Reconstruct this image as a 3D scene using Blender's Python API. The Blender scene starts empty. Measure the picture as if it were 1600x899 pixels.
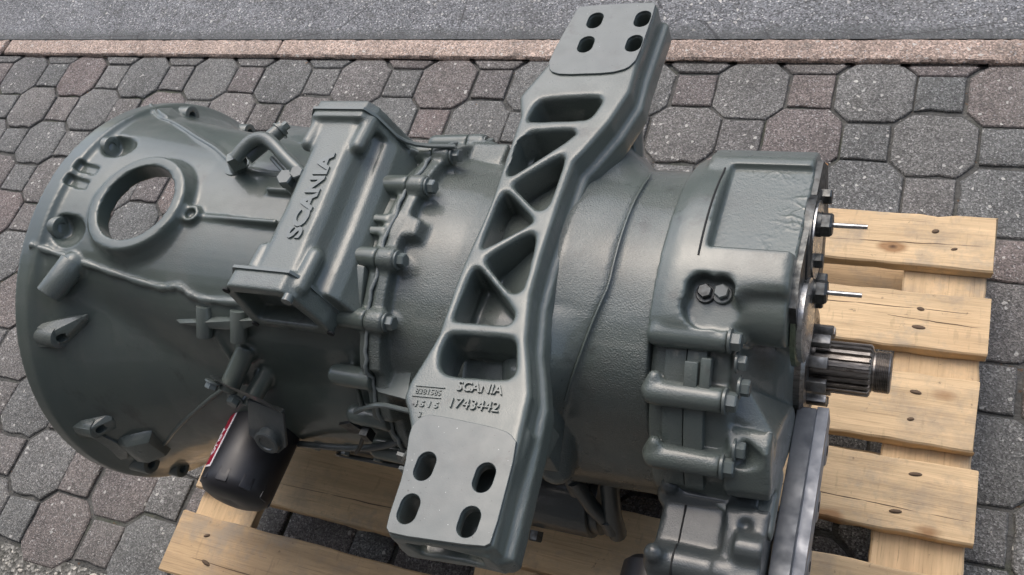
import bpy, bmesh, math, random
from mathutils import Vector, Matrix, Quaternion
from math import sin, cos, pi, radians
S = bpy.context.scene
COL = S.collection
random.seed(7)

# ------------------------------------------------------------------ camera
R_ = ((0.909825, 0.285463, -0.301212), (0.106504, -0.862135, -0.495358), (-0.401092, 0.418609, -0.814796))
cam_d = bpy.data.cameras.new('camera'); cam = bpy.data.objects.new('camera', cam_d); COL.objects.link(cam)
right, down, fwd = Vector(R_[0]), Vector(R_[1]), Vector(R_[2])
mw = Matrix((( right.x, -down.x, -fwd.x, 2.441812), (right.y, -down.y, -fwd.y, -1.258497),
             (right.z, -down.z, -fwd.z, 1.464655), (0, 0, 0, 1)))
cam.matrix_world = mw
cam_d.sensor_width = 36; cam_d.lens = 32.66; cam_d.clip_end = 500; cam_d.clip_start = 0.02
S.camera = cam
# ------------------------------------------------------------------ sky, sun, exposure (overcast)
SUN_EL, SUN_AZ = radians(60), radians(-25)      # azimuth measured from +Y towards +X
w = bpy.data.worlds.new('World'); S.world = w; w.use_nodes = True
nt = w.node_tree; bg = nt.nodes['Background']
sky = nt.nodes.new('ShaderNodeTexSky'); sky.sky_type = 'NISHITA'; sky.sun_disc = False
sky.sun_elevation = SUN_EL; sky.sun_rotation = SUN_AZ; sky.air_density = 1.0; sky.dust_density = 4.0
hs = nt.nodes.new('ShaderNodeHueSaturation'); hs.inputs['Saturation'].default_value = 0.85
nt.links.new(sky.outputs[0], hs.inputs['Color']); nt.links.new(hs.outputs[0], bg.inputs[0])
bg.inputs[1].default_value = 0.15
sd = bpy.data.lights.new('sun', 'SUN'); sd.energy = 0.5; sd.angle = radians(70); sd.color = (1, .99, .975)
so = bpy.data.objects.new('sun', sd); COL.objects.link(so)
sv = Vector((sin(SUN_AZ) * cos(SUN_EL), cos(SUN_AZ) * cos(SUN_EL), sin(SUN_EL)))
so.rotation_euler = sv.to_track_quat('Z', 'Y').to_euler(); so.location = (2, 1, 6)
S.view_settings.view_transform = 'Standard'; S.view_settings.look = 'None'
S.view_settings.exposure = 0.75; S.view_settings.gamma = 1

# ------------------------------------------------------------------ materials
class NB:
    def __init__(s, name):
        s.m = bpy.data.materials.new(name); s.m.use_nodes = True
        s.t = s.m.node_tree; s.b = s.t.nodes['Principled BSDF']
    def n(s, typ, **kw):
        x = s.t.nodes.new(typ)
        for k, v in kw.items():
            if k in x.inputs: x.inputs[k].default_value = v
            else: setattr(x, k, v)
        return x
    def l(s, a, b): s.t.links.new(a, b)
    def coord(s, which='Object', scale=(1, 1, 1)):
        tc = s.n('ShaderNodeTexCoord'); mp = s.n('ShaderNodeMapping'); mp.inputs['Scale'].default_value = scale
        s.l(tc.outputs[which], mp.inputs[0]); return mp.outputs[0]
    def world(s, scale=(1, 1, 1)):
        g = s.n('ShaderNodeNewGeometry'); mp = s.n('ShaderNodeMapping'); mp.inputs['Scale'].default_value = scale
        s.l(g.outputs['Position'], mp.inputs[0]); return mp.outputs[0]
    def noise(s, vec, scale, detail=4, rough=.55):
        x = s.n('ShaderNodeTexNoise'); x.inputs['Scale'].default_value = scale
        x.inputs['Detail'].default_value = detail; x.inputs['Roughness'].default_value = rough
        s.l(vec, x.inputs['Vector']); return x.outputs['Fac']
    def vor(s, vec, scale, out='Color', feature='F1'):
        x = s.n('ShaderNodeTexVoronoi'); x.feature = feature; x.inputs['Scale'].default_value = scale
        s.l(vec, x.inputs['Vector']); return x.outputs[out]
    def ramp(s, fac, stops):
        r = s.n('ShaderNodeValToRGB'); e = r.color_ramp.elements
        while len(e) < len(stops): e.new(.5)
        for k, (p, c) in enumerate(stops):
            e[k].position = p; e[k].color = (c if hasattr(c, '__len__') else (c, c, c)) + (1,) if hasattr(c, '__len__') else (c, c, c, 1)
        s.l(fac, r.inputs[0]); return r.outputs[0]
    def mix(s, fac, a, b, mode='MIX'):
        x = s.n('ShaderNodeMix'); x.data_type = 'RGBA'; x.blend_type = mode
        for i, v in ((0, fac), (6, a), (7, b)):
            if hasattr(v, 'is_linked'): s.l(v, x.inputs[i])
            elif hasattr(v, '__len__'): x.inputs[i].default_value = tuple(v) + (1,)
            else: x.inputs[i].default_value = v if i == 0 else (v, v, v, 1)
        return x.outputs[2]
    def math(s, op, a, b=0.0):
        x = s.n('ShaderNodeMath'); x.operation = op
        for i, v in enumerate((a, b)):
            if hasattr(v, 'is_linked'): s.l(v, x.inputs[i])
            else: x.inputs[i].default_value = v
        return x.outputs[0]
    def bump(s, h, strength, dist, prev=None):
        x = s.n('ShaderNodeBump'); x.inputs['Distance'].default_value = dist
        if hasattr(strength, 'is_linked'): s.l(strength, x.inputs['Strength'])
        else: x.inputs['Strength'].default_value = strength
        s.l(h, x.inputs['Height'])
        if prev is not None: s.l(prev, x.inputs['Normal'])
        return x.outputs[0]
    def fin(s, color=None, rough=None, metal=None, normal=None, coat=None, coatr=.2, spec=None):
        b = s.b
        for key, v in (('Base Color', color), ('Roughness', rough), ('Metallic', metal), ('Normal', normal), ('Coat Weight', coat), ('Specular IOR Level', spec)):
            if v is None: continue
            if hasattr(v, 'is_linked'): s.l(v, b.inputs[key])
            else: b.inputs[key].default_value = tuple(v) + (1,) if hasattr(v, '__len__') else v
        b.inputs['Coat Roughness'].default_value = coatr
        return s.m

def paint(name, base, cast=1.0, specks=.5, rough=.36, fine=1.0):
    k = NB(name); o = k.coord()
    big = k.noise(o, 9, 3); med = k.noise(o, 60, 4)
    c = k.mix(k.ramp(big, [(.35, 0.0), (.7, 1.0)]), base, tuple(x * f for x, f in zip(base, (1.15, 1.12, 1.06))))
    c = k.mix(k.math('MULTIPLY', k.ramp(k.noise(o, 330, 2), [(.70, 0.0), (.76, 1.0)]), specks * .8), c, (.015, .017, .016))
    c = k.mix(k.math('MULTIPLY', k.ramp(k.noise(o, 420, 1), [(.80, 0.0), (.82, 1.0)]), .6 * specks), c, (.5, .52, .5))
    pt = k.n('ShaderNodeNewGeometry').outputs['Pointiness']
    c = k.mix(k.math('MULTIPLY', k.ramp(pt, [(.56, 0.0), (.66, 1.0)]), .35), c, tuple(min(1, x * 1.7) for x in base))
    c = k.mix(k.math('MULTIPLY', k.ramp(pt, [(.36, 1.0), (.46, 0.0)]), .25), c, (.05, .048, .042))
    dust = k.ramp(k.noise(o, 16, 6, .68), [(.50, 0.0), (.72, 1.0)])
    c = k.mix(k.math('MULTIPLY', dust, .30), c, (.135, .13, .118))
    stain = k.ramp(k.noise(k.coord('Object', (1, 1, .35)), 24, 5, .7), [(.60, 0.0), (.70, 1.0)])
    c = k.mix(k.math('MULTIPLY', stain, .45), c, (.036, .036, .032))
    rr = k.math('ADD', k.ramp(med, [(.3, rough * .8), (.7, rough * 1.25)]), k.math('MULTIPLY', dust, .16))
    patch = k.ramp(k.noise(o, 8, 2), [(.40, .3), (.62, 1.0)])
    n1 = k.bump(k.noise(o, 620, 2, .5), k.math('MULTIPLY', patch, .45 * cast), .0020)
    n1 = k.bump(k.noise(o, 45, 2), .12 * cast, .004, n1)
    n1 = k.bump(k.noise(o, 1100, 2), .10 * fine, .0005, n1)
    return k.fin(c, rr, 0, n1, .6, .13, .5)
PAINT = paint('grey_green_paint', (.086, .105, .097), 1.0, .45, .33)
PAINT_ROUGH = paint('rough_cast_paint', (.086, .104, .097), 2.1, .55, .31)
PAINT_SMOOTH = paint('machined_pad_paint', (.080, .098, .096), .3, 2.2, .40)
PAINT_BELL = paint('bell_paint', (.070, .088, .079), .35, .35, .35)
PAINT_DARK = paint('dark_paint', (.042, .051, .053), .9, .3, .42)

def metal(name, col, rough, streak=(1, 1, 1), sc=200, dirt=.4, dirtcol=(.05, .045, .04)):
    k = NB(name); o = k.coord('Object', streak)
    d = k.ramp(k.noise(o, sc, 4), [(.42, 0.0), (.7, 1.0)])
    c = k.mix(k.math('MULTIPLY', d, dirt), col, dirtcol)
    r = k.ramp(k.noise(o, sc * .7, 3), [(.3, rough * .7), (.7, min(1, rough * 1.4))])
    return k.fin(c, r, 1.0, k.bump(k.noise(o, sc * 2, 2), .15, .0006))
STEEL = metal('bright_steel', (.55, .55, .54), .3)
STEEL_DARK = metal('oiled_shaft_steel', (.30, .275, .25), .36, (.25, 1, 1), 300, .55, (.03, .024, .02))
STEEL_GREY = metal('machined_grey_steel', (.33, .325, .31), .4, (1, 1, 1), 150, .4, (.06, .05, .045))
STEEL_BLACK = metal('blackened_steel', (.10, .105, .105), .45, (1, 1, 1), 200, .5)
ALU = metal('bare_aluminium', (.21, .22, .23), .62, (1, 1, 1), 60, .12, (.25, .26, .28))
ALU2 = metal('aluminium_edge', (.36, .37, .385), .6, (1, 1, 1), 60, .12, (.25, .26, .28))
ZINC = metal('zinc_green', (.25, .30, .22), .35)
k = NB('black_filter_paint'); o = k.coord()
BLACK = k.fin((.012, .012, .014), k.ramp(k.noise(o, 30, 3), [(.3, .38), (.7, .52)]), 0, k.bump(k.noise(o, 300, 2), .06, .0008), .2, .3)
k = NB('hole_shade_and_joint'); DARK = k.fin((.012, .013, .013), .8)  # near-black that paints the shade in holes, used for joint lines too
k = NB('label_red'); LRED = k.fin((.30, .012, .035), .35)
k = NB('label_white'); LWHITE = k.fin((.75, .72, .74), .4)
k = NB('gasket_sealant'); SEAL = k.fin((.16, .18, .175), .5, 0, k.bump(k.noise(k.coord(), 300, 3), .5, .002))

def concrete(name, tones, aggscale, white=.5, dark=1.0):
    k = NB(name); p = k.world(); oi = k.n('ShaderNodeObjectInfo')
    base = k.ramp(oi.outputs['Random'], tones)
    v = k.n('ShaderNodeSeparateColor'); k.l(k.vor(p, aggscale), v.inputs[0])
    v2 = k.n('ShaderNodeSeparateColor'); k.l(k.vor(p, aggscale * .45), v2.inputs[0])
    c = k.mix(1.0, base, k.ramp(v.outputs[0], [(0, .45 / dark), (.55, 1.0), (.85, 1.4), (1, 1.9)]), 'MULTIPLY')
    c = k.mix(k.math('MULTIPLY', k.math('GREATER_THAN', v.outputs[1], .955), white), c, (.55, .54, .52))
    c = k.mix(k.math('MULTIPLY', k.math('GREATER_THAN', v2.outputs[2], .992), .8), c, (.62, .60, .55))
    stain = k.ramp(k.noise(p, 5, 6, .65), [(.3, .70), (.7, 1.15)])
    c = k.mix(1.0, c, stain, 'MULTIPLY')
    c = k.mix(k.math('MULTIPLY', k.ramp(k.noise(p, 23, 5, .7), [(.55, 0.0), (.68, 1.0)]), .45), c, (.075, .073, .064))
    c = k.mix(k.math('MULTIPLY', k.ramp(k.noise(p, 2.2, 5, .7), [(.5, 0.0), (.7, 1.0)]), .25), c, (.20, .195, .18))
    h = k.math('ADD', k.vor(p, aggscale, 'Distance'), k.noise(p, aggscale * 1.6, 3))
    return k.fin(c, k.ramp(k.noise(p, 9, 3), [(.3, .6), (.7, .85)]), 0, k.bump(h, .7, .0022), spec=.4)
PAVER = concrete('aggregate_paver', [(0, (.178, .172, .160)), (.25, (.152, .153, .145)), (.42, (.188, .155, .140)), (.6, (.160, .160, .150)), (.75, (.172, .141, .130)), (.9, (.138, .142, .136)), (1, (.184, .166, .150))], 430)
KERB = concrete('pink_kerb_stone', [(0, (.36, .275, .225)), (1, (.42, .325, .265))], 360, .6)
ASPHALT = concrete('asphalt', [(0, (.18, .185, .19)), (1, (.185, .19, .195))], 330, .9, 1.3)
def road_detail(m):
    k = NB.__new__(NB); k.m = m; k.t = m.node_tree; k.b = k.t.nodes['Principled BSDF']
    src = k.b.inputs['Base Color'].links[0].from_socket; p = k.world()
    sp = k.n('ShaderNodeSeparateXYZ'); k.l(p, sp.inputs[0])
    yy = k.math('ADD', sp.outputs[1], k.math('MULTIPLY', k.noise(p, 14, 4), .05))
    c = k.mix(k.math('MULTIPLY', k.ramp(yy, [(.165, 1.0), (.20, 0.0)]), .75), src, (.075, .08, .078))
    cr = k.vor(k.world((1.0, 2.2, 1)), 2.3, 'Distance', 'DISTANCE_TO_EDGE')
    wv = k.math('ADD', cr, k.math('MULTIPLY', k.noise(p, 30, 4), .02))
    c = k.mix(k.math('MULTIPLY', k.ramp(wv, [(.0115, 1.0), (.016, 0.0)]), .7), c, (.035, .035, .035))
    k.l(c, k.b.inputs['Base Color'])
road_detail(ASPHALT)
k = NB('joint_soil'); p = k.world()
c = k.ramp(k.noise(p, 40, 5), [(.3, (.06, .06, .055)), (.6, (.10, .099, .092)), (.8, (.15, .143, .125))])
c = k.mix(k.ramp(k.noise(p, 6, 4), [(.54, 0.0), (.70, .6)]), c, (.06, .078, .035))
c = k.mix(k.ramp(k.noise(p, 90, 2), [(.68, 0.0), (.72, .6)]), c, (.14, .07, .03))
SOIL = k.fin(c, .95, 0, k.bump(k.noise(p, 150, 4), 1.0, .006))
k = NB('pebble_stone'); oi = k.n('ShaderNodeObjectInfo')
PEB = k.fin(k.ramp(oi.outputs['Random'], [(0, (.5, .47, .4)), (.5, (.3, .28, .25)), (1, (.58, .55, .5))]), .6)
k = NB('dry_leaf'); LEAF = k.fin((.32, .17, .07), .7)
k = NB('gravel_mix'); p = k.world(); v = k.n('ShaderNodeSeparateColor'); k.l(k.vor(p, 160), v.inputs[0])
GRAV = k.fin(k.ramp(v.outputs[0], [(0, (.06, .06, .05)), (.6, (.14, .135, .12)), (.93, (.3, .29, .26)), (1, (.6, .57, .5))]), .85, 0, k.bump(k.vor(p, 160, 'Distance'), .8, .006))

def wood(name, base, dark, warm=1.0):
    k = NB(name); oi = k.n('ShaderNodeObjectInfo'); tc = k.n('ShaderNodeTexCoord')
    ad = k.n('ShaderNodeVectorMath'); ad.operation = 'ADD'; k.l(tc.outputs['Object'], ad.inputs[0])
    rv = k.n('ShaderNodeCombineXYZ'); k.l(k.math('MULTIPLY', oi.outputs['Random'], 13.0), rv.inputs[0]); k.l(k.math('MULTIPLY', oi.outputs['Random'], 7.0), rv.inputs[1])
    k.l(rv.outputs[0], ad.inputs[1])
    mp = k.n('ShaderNodeMapping'); mp.inputs['Scale'].default_value = (1, 9, 9); k.l(ad.outputs[0], mp.inputs[0])
    mp2 = k.n('ShaderNodeMapping'); mp2.inputs['Scale'].default_value = (1, 30, 30); k.l(ad.outputs[0], mp2.inputs[0])
    dist = k.noise(ad.outputs[0], 3, 3)
    g1 = k.noise(mp.outputs[0], 6, 5, .6); g2 = k.noise(mp2.outputs[0], 9, 4, .6)
    c = k.mix(k.ramp(g1, [(.32, 0.0), (.66, 1.0)]), base, tuple(b * .72 for b in base))
    c = k.mix(k.math('MULTIPLY', k.ramp(g2, [(.52, 0.0), (.75, 1.0)]), .5), c, dark)
    c = k.mix(k.math('MULTIPLY', k.ramp(dist, [(.52, 0.0), (.75, 1.0)]), .5), c, tuple(d * 1.6 for d in dark))
    # grey weathering stains and a few saw marks
    c = k.mix(k.math('MULTIPLY', k.ramp(k.noise(ad.outputs[0], 11, 6, .7), [(.50, 0.0), (.70, 1.0)]), .7), c, (.30, .25, .19))
    mp3 = k.n('ShaderNodeMapping'); mp3.inputs['Scale'].default_value = (14, 3, 3); mp3.inputs['Rotation'].default_value = (0, 0, .6); k.l(ad.outputs[0], mp3.inputs[0])
    c = k.mix(k.math('MULTIPLY', k.ramp(k.noise(mp3.outputs[0], 9, 3), [(.62, 0.0), (.7, 1.0)]), .35), c, tuple(b * .5 for b in base))
    mp4 = k.n('ShaderNodeMapping'); mp4.inputs['Scale'].default_value = (1.2, 60, 60); k.l(ad.outputs[0], mp4.inputs[0])
    c = k.mix(k.math('MULTIPLY', k.ramp(k.noise(mp4.outputs[0], 7, 5, .7), [(.60, 0.0), (.68, 1.0)]), .6), c, tuple(d * .55 for d in dark))
    c = k.mix(k.math('MULTIPLY', k.ramp(k.noise(ad.outputs[0], 4.5, 6, .75), [(.55, 0.0), (.63, 1.0)]), .45), c, (.30, .27, .22))
    c = k.mix(k.math('MULTIPLY', k.ramp(k.noise(ad.outputs[0], 75, 4, .7), [(.66, 0.0), (.72, 1.0)]), .55), c, (.10, .075, .05))
    # knots: elongated voronoi cells whose centre is a dark disc
    mk = k.n('ShaderNodeMapping'); mk.inputs['Scale'].default_value = (4.2, 8.5, 1.0); k.l(ad.outputs[0], mk.inputs[0])
    dk = k.vor(mk.outputs[0], 1.0, 'Distance')
    wob = k.math('ADD', dk, k.math('MULTIPLY', k.noise(ad.outputs[0], 60, 2), .04))
    c = k.mix(k.ramp(wob, [(.085, 1.0), (.135, .0)]), c, (.33, .19, .09))
    c = k.mix(k.ramp(wob, [(.03, 1.0), (.06, .0)]), c, (.07, .035, .018))
    h = k.math('ADD', g2, k.math('MULTIPLY', g1, .6))
    return k.fin(c, .72, 0, k.bump(h, .45, .0022), spec=.3)
WOOD = wood('fresh_pine', (.71, .515, .30), (.36, .23, .12))
WOOD_D = wood('shaded_pine', (.59, .415, .235), (.25, .16, .088))  # darker copy of the pine: shade on near-left and lower boards in colour
k = NB('cladding'); WALLM = k.fin(k.ramp(k.noise(k.world(), 4, 4), [(.3, (.085, .085, .085)), (.7, (.115, .113, .11))]), .85)
k = NB('window_glass'); GLASS = k.fin((.05, .06, .07), .08)

# ------------------------------------------------------------------ mesh helpers
def lerp(a, b, t): return a + (b - a) * t
def sstep(a, b, x):
    t = min(1, max(0, (x - a) / (b - a))); return t * t * (3 - 2 * t)
def pl(pts, x):
    if x <= pts[0][0]: return pts[0][1]
    for (a, b), (c, d) in zip(pts, pts[1:]):
        if x <= c: return lerp(b, d, (x - a) / (c - a))
    return pts[-1][1]
def frame(ax):
    ax = Vector(ax).normalized(); t = Vector((0, 0, 1)) if abs(ax.z) < .9 else Vector((0, 1, 0))
    u = t.cross(ax).normalized(); return u, ax.cross(u), ax
def p_rings(rings, cap=True):
    V = [tuple(p) for r in rings for p in r]; n = len(rings[0]); F = []
    for k in range(len(rings) - 1):
        for i in range(n):
            j = (i + 1) % n; F.append((k * n + i, k * n + j, (k + 1) * n + j, (k + 1) * n + i))
    if cap:
        F.append(tuple(range(n))[::-1]); F.append(tuple((len(rings) - 1) * n + i for i in range(n)))
    return V, F
def p_cyl(p0, p1, r0, r1=None, n=24, dome=0):
    p0, p1 = Vector(p0), Vector(p1); r1 = r0 if r1 is None else r1; u, v, a = frame(p1 - p0)
    def ring(c, r): return [c + (u * cos(2 * pi * i / n) + v * sin(2 * pi * i / n)) * r for i in range(n)]
    R = []
    if dome & 1:
        for t in (80, 55, 30): R.append(ring(p0 - a * r0 * sin(radians(t)) * .8, r0 * cos(radians(t))))
    R.append(ring(p0, r0)); R.append(ring(p1, r1))
    if dome & 2:
        for t in (30, 55, 80): R.append(ring(p1 + a * r1 * sin(radians(t)) * .8, r1 * cos(radians(t))))
    return p_rings(R)
def p_lathe(p0, ax, prof, n=40):      # prof: (distance along axis, radius)
    p0 = Vector(p0); u, v, a = frame(ax)
    return p_rings([[p0 + a * d + (u * cos(2 * pi * i / n) + v * sin(2 * pi * i / n)) * max(r, 1e-4) for i in range(n)] for d, r in prof])
def p_box(c, s, rot=None):
    m = rot if rot is not None else Matrix.Identity(3)
    V = [tuple(Vector(c) + m @ Vector((x * s[0] / 2, y * s[1] / 2, z * s[2] / 2))) for x in (-1, 1) for y in (-1, 1) for z in (-1, 1)]
    return V, [(0, 1, 3, 2), (4, 6, 7, 5), (0, 4, 5, 1), (2, 3, 7, 6), (0, 2, 6, 4), (1, 5, 7, 3)]
def p_hull(pts):
    bm = bmesh.new()
    for q in pts: bm.verts.new(q)
    r = bmesh.ops.convex_hull(bm, input=bm.verts)
    for vtx in [e for e in r['geom_interior'] if isinstance(e, bmesh.types.BMVert)]: bm.verts.remove(vtx)
    bm.verts.index_update(); V = [tuple(x.co) for x in bm.verts]; F = [tuple(x.index for x in f.verts) for f in bm.faces]; bm.free()
    return V, F
def p_sphere(c, r, n=20, sc=(1, 1, 1)):
    c = Vector(c); m = n // 2
    return p_rings([[c + Vector((sc[0] * r * sin(pi * k / m) * cos(2 * pi * i / n), sc[1] * r * sin(pi * k / m) * sin(2 * pi * i / n), -sc[2] * r * cos(pi * k / m))) for i in range(n)] for k in range(1, m)])
def smooth_path(pts, it=2):
    P = [Vector(p) for p in pts]
    for _ in range(it):
        Q = [P[0]]
        for a, b in zip(P, P[1:]): Q += [a.lerp(b, .25), a.lerp(b, .75)]
        P = Q + [P[-1]]
    return P
def p_tube(pts, r, n=10, it=0, taper=None):
    P = smooth_path(pts, it) if it else [Vector(p) for p in pts]
    R = []; u = None
    for k, c in enumerate(P):
        d = (P[min(k + 1, len(P) - 1)] - P[max(k - 1, 0)]).normalized()
        if u is None: u = frame(d)[0]
        u = (u - d * u.dot(d)).normalized(); v = d.cross(u)
        rr = r[k] if hasattr(r, '__len__') else r
        R.append([c + (u * cos(2 * pi * i / n) + v * sin(2 * pi * i / n)) * rr for i in range(n)])
    return p_rings(R)
def p_prism(poly, z0, z1):
    n = len(poly); V = [(x, y, z0) for x, y in poly] + [(x, y, z1) for x, y in poly]
    F = [tuple(range(n))[::-1], tuple(range(n, 2 * n))] + [(i, (i + 1) % n, n + (i + 1) % n, n + i) for i in range(n)]
    return V, F
def hexagon(p, ax, r, h, rot=0):
    u, v, a = frame(ax); p = Vector(p)
    f = lambda d, rr: [p + a * d + (u * cos(pi / 3 * i + rot) + v * sin(pi / 3 * i + rot)) * rr for i in range(6)]
    return p_rings([f(0, r), f(h * .86, r), f(h, r * .86)])
def merge(pieces):
    V, F = [], []
    for v, f in pieces:
        o = len(V); V += [tuple(x) for x in v]; F += [tuple(i + o for i in g) for g in f]
    return V, F
def mesh_from(pieces, name, fix=True):
    V, F = merge(pieces); me = bpy.data.meshes.new(name); me.from_pydata(V, [], F)
    if fix:
        bm = bmesh.new(); bm.from_mesh(me); bmesh.ops.recalc_face_normals(bm, faces=bm.faces); bm.to_mesh(me); bm.free()
    return me
def finish(me, mat, smooth=True, angle=None):
    me.materials.clear(); me.materials.append(mat)
    me.polygons.foreach_set('use_smooth', [smooth] * len(me.polygons))
    if angle is not None: me.set_sharp_from_angle(angle=radians(angle))
    me.update()
def link(name, me, parent=None):
    o = bpy.data.objects.new(name, me); COL.objects.link(o)
    if parent is not None: o.parent = parent
    return o
def part(name, pieces, mat, parent, angle=35, bevel=0):
    me = mesh_from(pieces, name); o = link(name, me, parent)
    if bevel:
        md = o.modifiers.new('bevel', 'BEVEL'); md.width = bevel; md.segments = 2; md.limit_method = 'ANGLE'; md.angle_limit = radians(40)
        o.data = bake(o); 
    finish(o.data, mat, True, angle)
    return o
def bake(o):
    bpy.context.view_layer.update()
    dg = bpy.context.evaluated_depsgraph_get(); ev = o.evaluated_get(dg)
    me = bpy.data.meshes.new_from_object(ev); o.modifiers.clear(); me.name = o.name; return me
def cast(name, pieces, mat, parent, voxel=.0025, it=4, cuts=(), second=True, clean=None):
    o = link(name, mesh_from(pieces, name), None)
    def rm():
        md = o.modifiers.new('remesh', 'REMESH'); md.mode = 'VOXEL'; md.voxel_size = voxel; md.adaptivity = 0
    rm(); tmp = None
    if cuts:
        tmp = link('cutter', mesh_from(cuts, 'cutter'))
        t2 = tmp.modifiers.new('r', 'REMESH'); t2.mode = 'VOXEL'; t2.voxel_size = voxel
        md = o.modifiers.new('cut', 'BOOLEAN'); md.operation = 'DIFFERENCE'; md.object = tmp; md.solver = 'MANIFOLD'
        rm()
    md = o.modifiers.new('soft', 'SMOOTH'); md.factor = .5; md.iterations = it
    o.data = bake(o)
    if tmp: bpy.data.objects.remove(tmp)
    finish(o.data, mat, True); o.parent = parent
    return o
def crisp(name, base, adds, cuts, mat, parent, bevel=.0012):     # small machined casting: unions and bores with bevelled edges
    o = link(name, mesh_from([base], name)); tmp = []
    for op, lst in (('UNION', adds), ('DIFFERENCE', cuts)):
        for pc in lst:
            t_ = link('tool', mesh_from([pc], 'tool')); tmp.append(t_)
            md = o.modifiers.new('b', 'BOOLEAN'); md.operation = op; md.object = t_; md.solver = 'EXACT'
    md = o.modifiers.new('bevel', 'BEVEL'); md.width = bevel; md.segments = 2; md.limit_method = 'ANGLE'; md.angle_limit = radians(28)
    o.data = bake(o); o.parent = parent
    for t_ in tmp: bpy.data.objects.remove(t_)
    finish(o.data, mat, True, 35); return o
def curve_mesh(loops, depth, bevel=0, name='c'):     # closed 2D loops, first is the outline; lies z in [-depth, depth] (plus bevel)
    cu = bpy.data.curves.new(name, 'CURVE'); cu.dimensions = '2D'; cu.fill_mode = 'BOTH'; cu.extrude = depth; cu.bevel_depth = bevel; cu.bevel_resolution = 2; cu.offset = -bevel
    for lp in loops:
        sp = cu.splines.new('POLY'); sp.points.add(len(lp) - 1); sp.use_cyclic_u = True
        for q, (x, y) in zip(sp.points, lp): q.co = (x, y, 0, 1)
    o = bpy.data.objects.new(name, cu); COL.objects.link(o); bpy.context.view_layer.update()
    me = bpy.data.meshes.new_from_object(o.evaluated_get(bpy.context.evaluated_depsgraph_get()))
    bpy.data.objects.remove(o); return me
def me_piece(me, mtx=None):
    V = [tuple((mtx @ v.co) if mtx else v.co) for v in me.vertices]; return V, [tuple(p.vertices) for p in me.polygons]
def round_loop(pts, it=2):
    P = [Vector((p[0], p[1])) for p in pts]
    for _ in range(it):
        Q = []
        for i in range(len(P)):
            a, b = P[i], P[(i + 1) % len(P)]; Q += [a.lerp(b, .2), a.lerp(b, .8)]
        P = Q
    return [(q.x, q.y) for q in P]
def text_piece(s, origin, xdir, up, size, depth, width=None, bold=.0):
    cu = bpy.data.curves.new('t', 'FONT'); cu.body = s; cu.size = size; cu.extrude = depth; cu.resolution_u = 3; cu.offset = bold
    o = bpy.data.objects.new('t', cu); COL.objects.link(o); bpy.context.view_layer.update()
    me = bpy.data.meshes.new_from_object(o.evaluated_get(bpy.context.evaluated_depsgraph_get())); bpy.data.objects.remove(o)
    xs = [v.co.x for v in me.vertices]; ys = [v.co.y for v in me.vertices]
    sx = (width / (max(xs) - min(xs))) if width else 1; x0 = min(xs); y0 = min(ys)
    X = Vector(xdir).normalized(); Y = Vector(up).normalized(); Z = X.cross(Y); O = Vector(origin)
    V = [tuple(O + X * (v.co.x - x0) * sx + Y * (v.co.y - y0) + Z * v.co.z) for v in me.vertices]
    return V, [tuple(p.vertices) for p in me.polygons]
def thing(name, label, cat, loc=(0, 0, 0), group=None):
    o = bpy.data.objects.new(name, None); COL.objects.link(o); o.location = loc; o.empty_display_size = .1
    o['label'] = label; o['category'] = cat
    if group: o['group'] = group
    return o

# ------------------------------------------------------------------ ground, paving, kerb, road
P = 0.116                       # paver lattice step in metres; octagon where i + j is even
def struct(name, me, mat, kind='structure', parent=None, smooth=False):
    o = link(name, me, parent); finish(me, mat, smooth)
    if parent is None: o['kind'] = kind
    return o
soil = struct('ground', mesh_from([([(-60, -60, -.0075), (60, -60, -.0075), (60, 60, -.0075), (-60, 60, -.0075)], [(0, 1, 2, 3)])], 'ground'), SOIL)
soil['label'] = 'dark mossy soil and sand showing in the joints between pavers'
road = struct('road', mesh_from([([(-60, .131, .004), (60, .131, .004), (60, 60, .004), (-60, 60, .004)], [(0, 1, 2, 3)])], 'road'), ASPHALT)
road['label'] = 'grey asphalt road with coarse aggregate beyond the pink kerb'
pav = thing('paving', 'grey and reddish octagon and square concrete pavers under the pallet', 'paving'); del pav['category']; pav['kind'] = 'structure'
def paver_mesh(poly, name, bev=.0075, h=.05):
    n = len(poly); cx = sum(p[0] for p in poly) / n; cy = sum(p[1] for p in poly) / n
    def ins(d):
        out = []
        for i in range(n):
            a, b, c = Vector(poly[i - 1]), Vector(poly[i]), Vector(poly[(i + 1) % n])
            e1 = (b - a).normalized(); e2 = (c - b).normalized()
            n1 = Vector((-e1.y, e1.x)); n2 = Vector((-e2.y, e2.x)); m = (n1 + n2); m = m / max(1e-6, m.dot(n1))
            q = b + m * d; out.append((q.x, q.y))
        return out
    rings = [[(x, y, -h) for x, y in poly], [(x, y, -bev * .9) for x, y in poly], [(x, y, -bev * .3) for x, y in ins(bev * .45)], [(x, y, 0) for x, y in ins(bev * 1.3)]]
    return mesh_from([p_rings(rings)], name)
a_, c_, g_ = .605 * P, 0.958 * P, .352 * P
oct_poly = [(a_, -(c_ - a_)), (a_, c_ - a_), (c_ - a_, a_), (-(c_ - a_), a_), (-a_, c_ - a_), (-a_, -(c_ - a_)), (-(c_ - a_), -a_), (c_ - a_, -a_)]
sq_poly = [(g_, -g_), (g_, g_), (-g_, g_), (-g_, -g_)]
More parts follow.
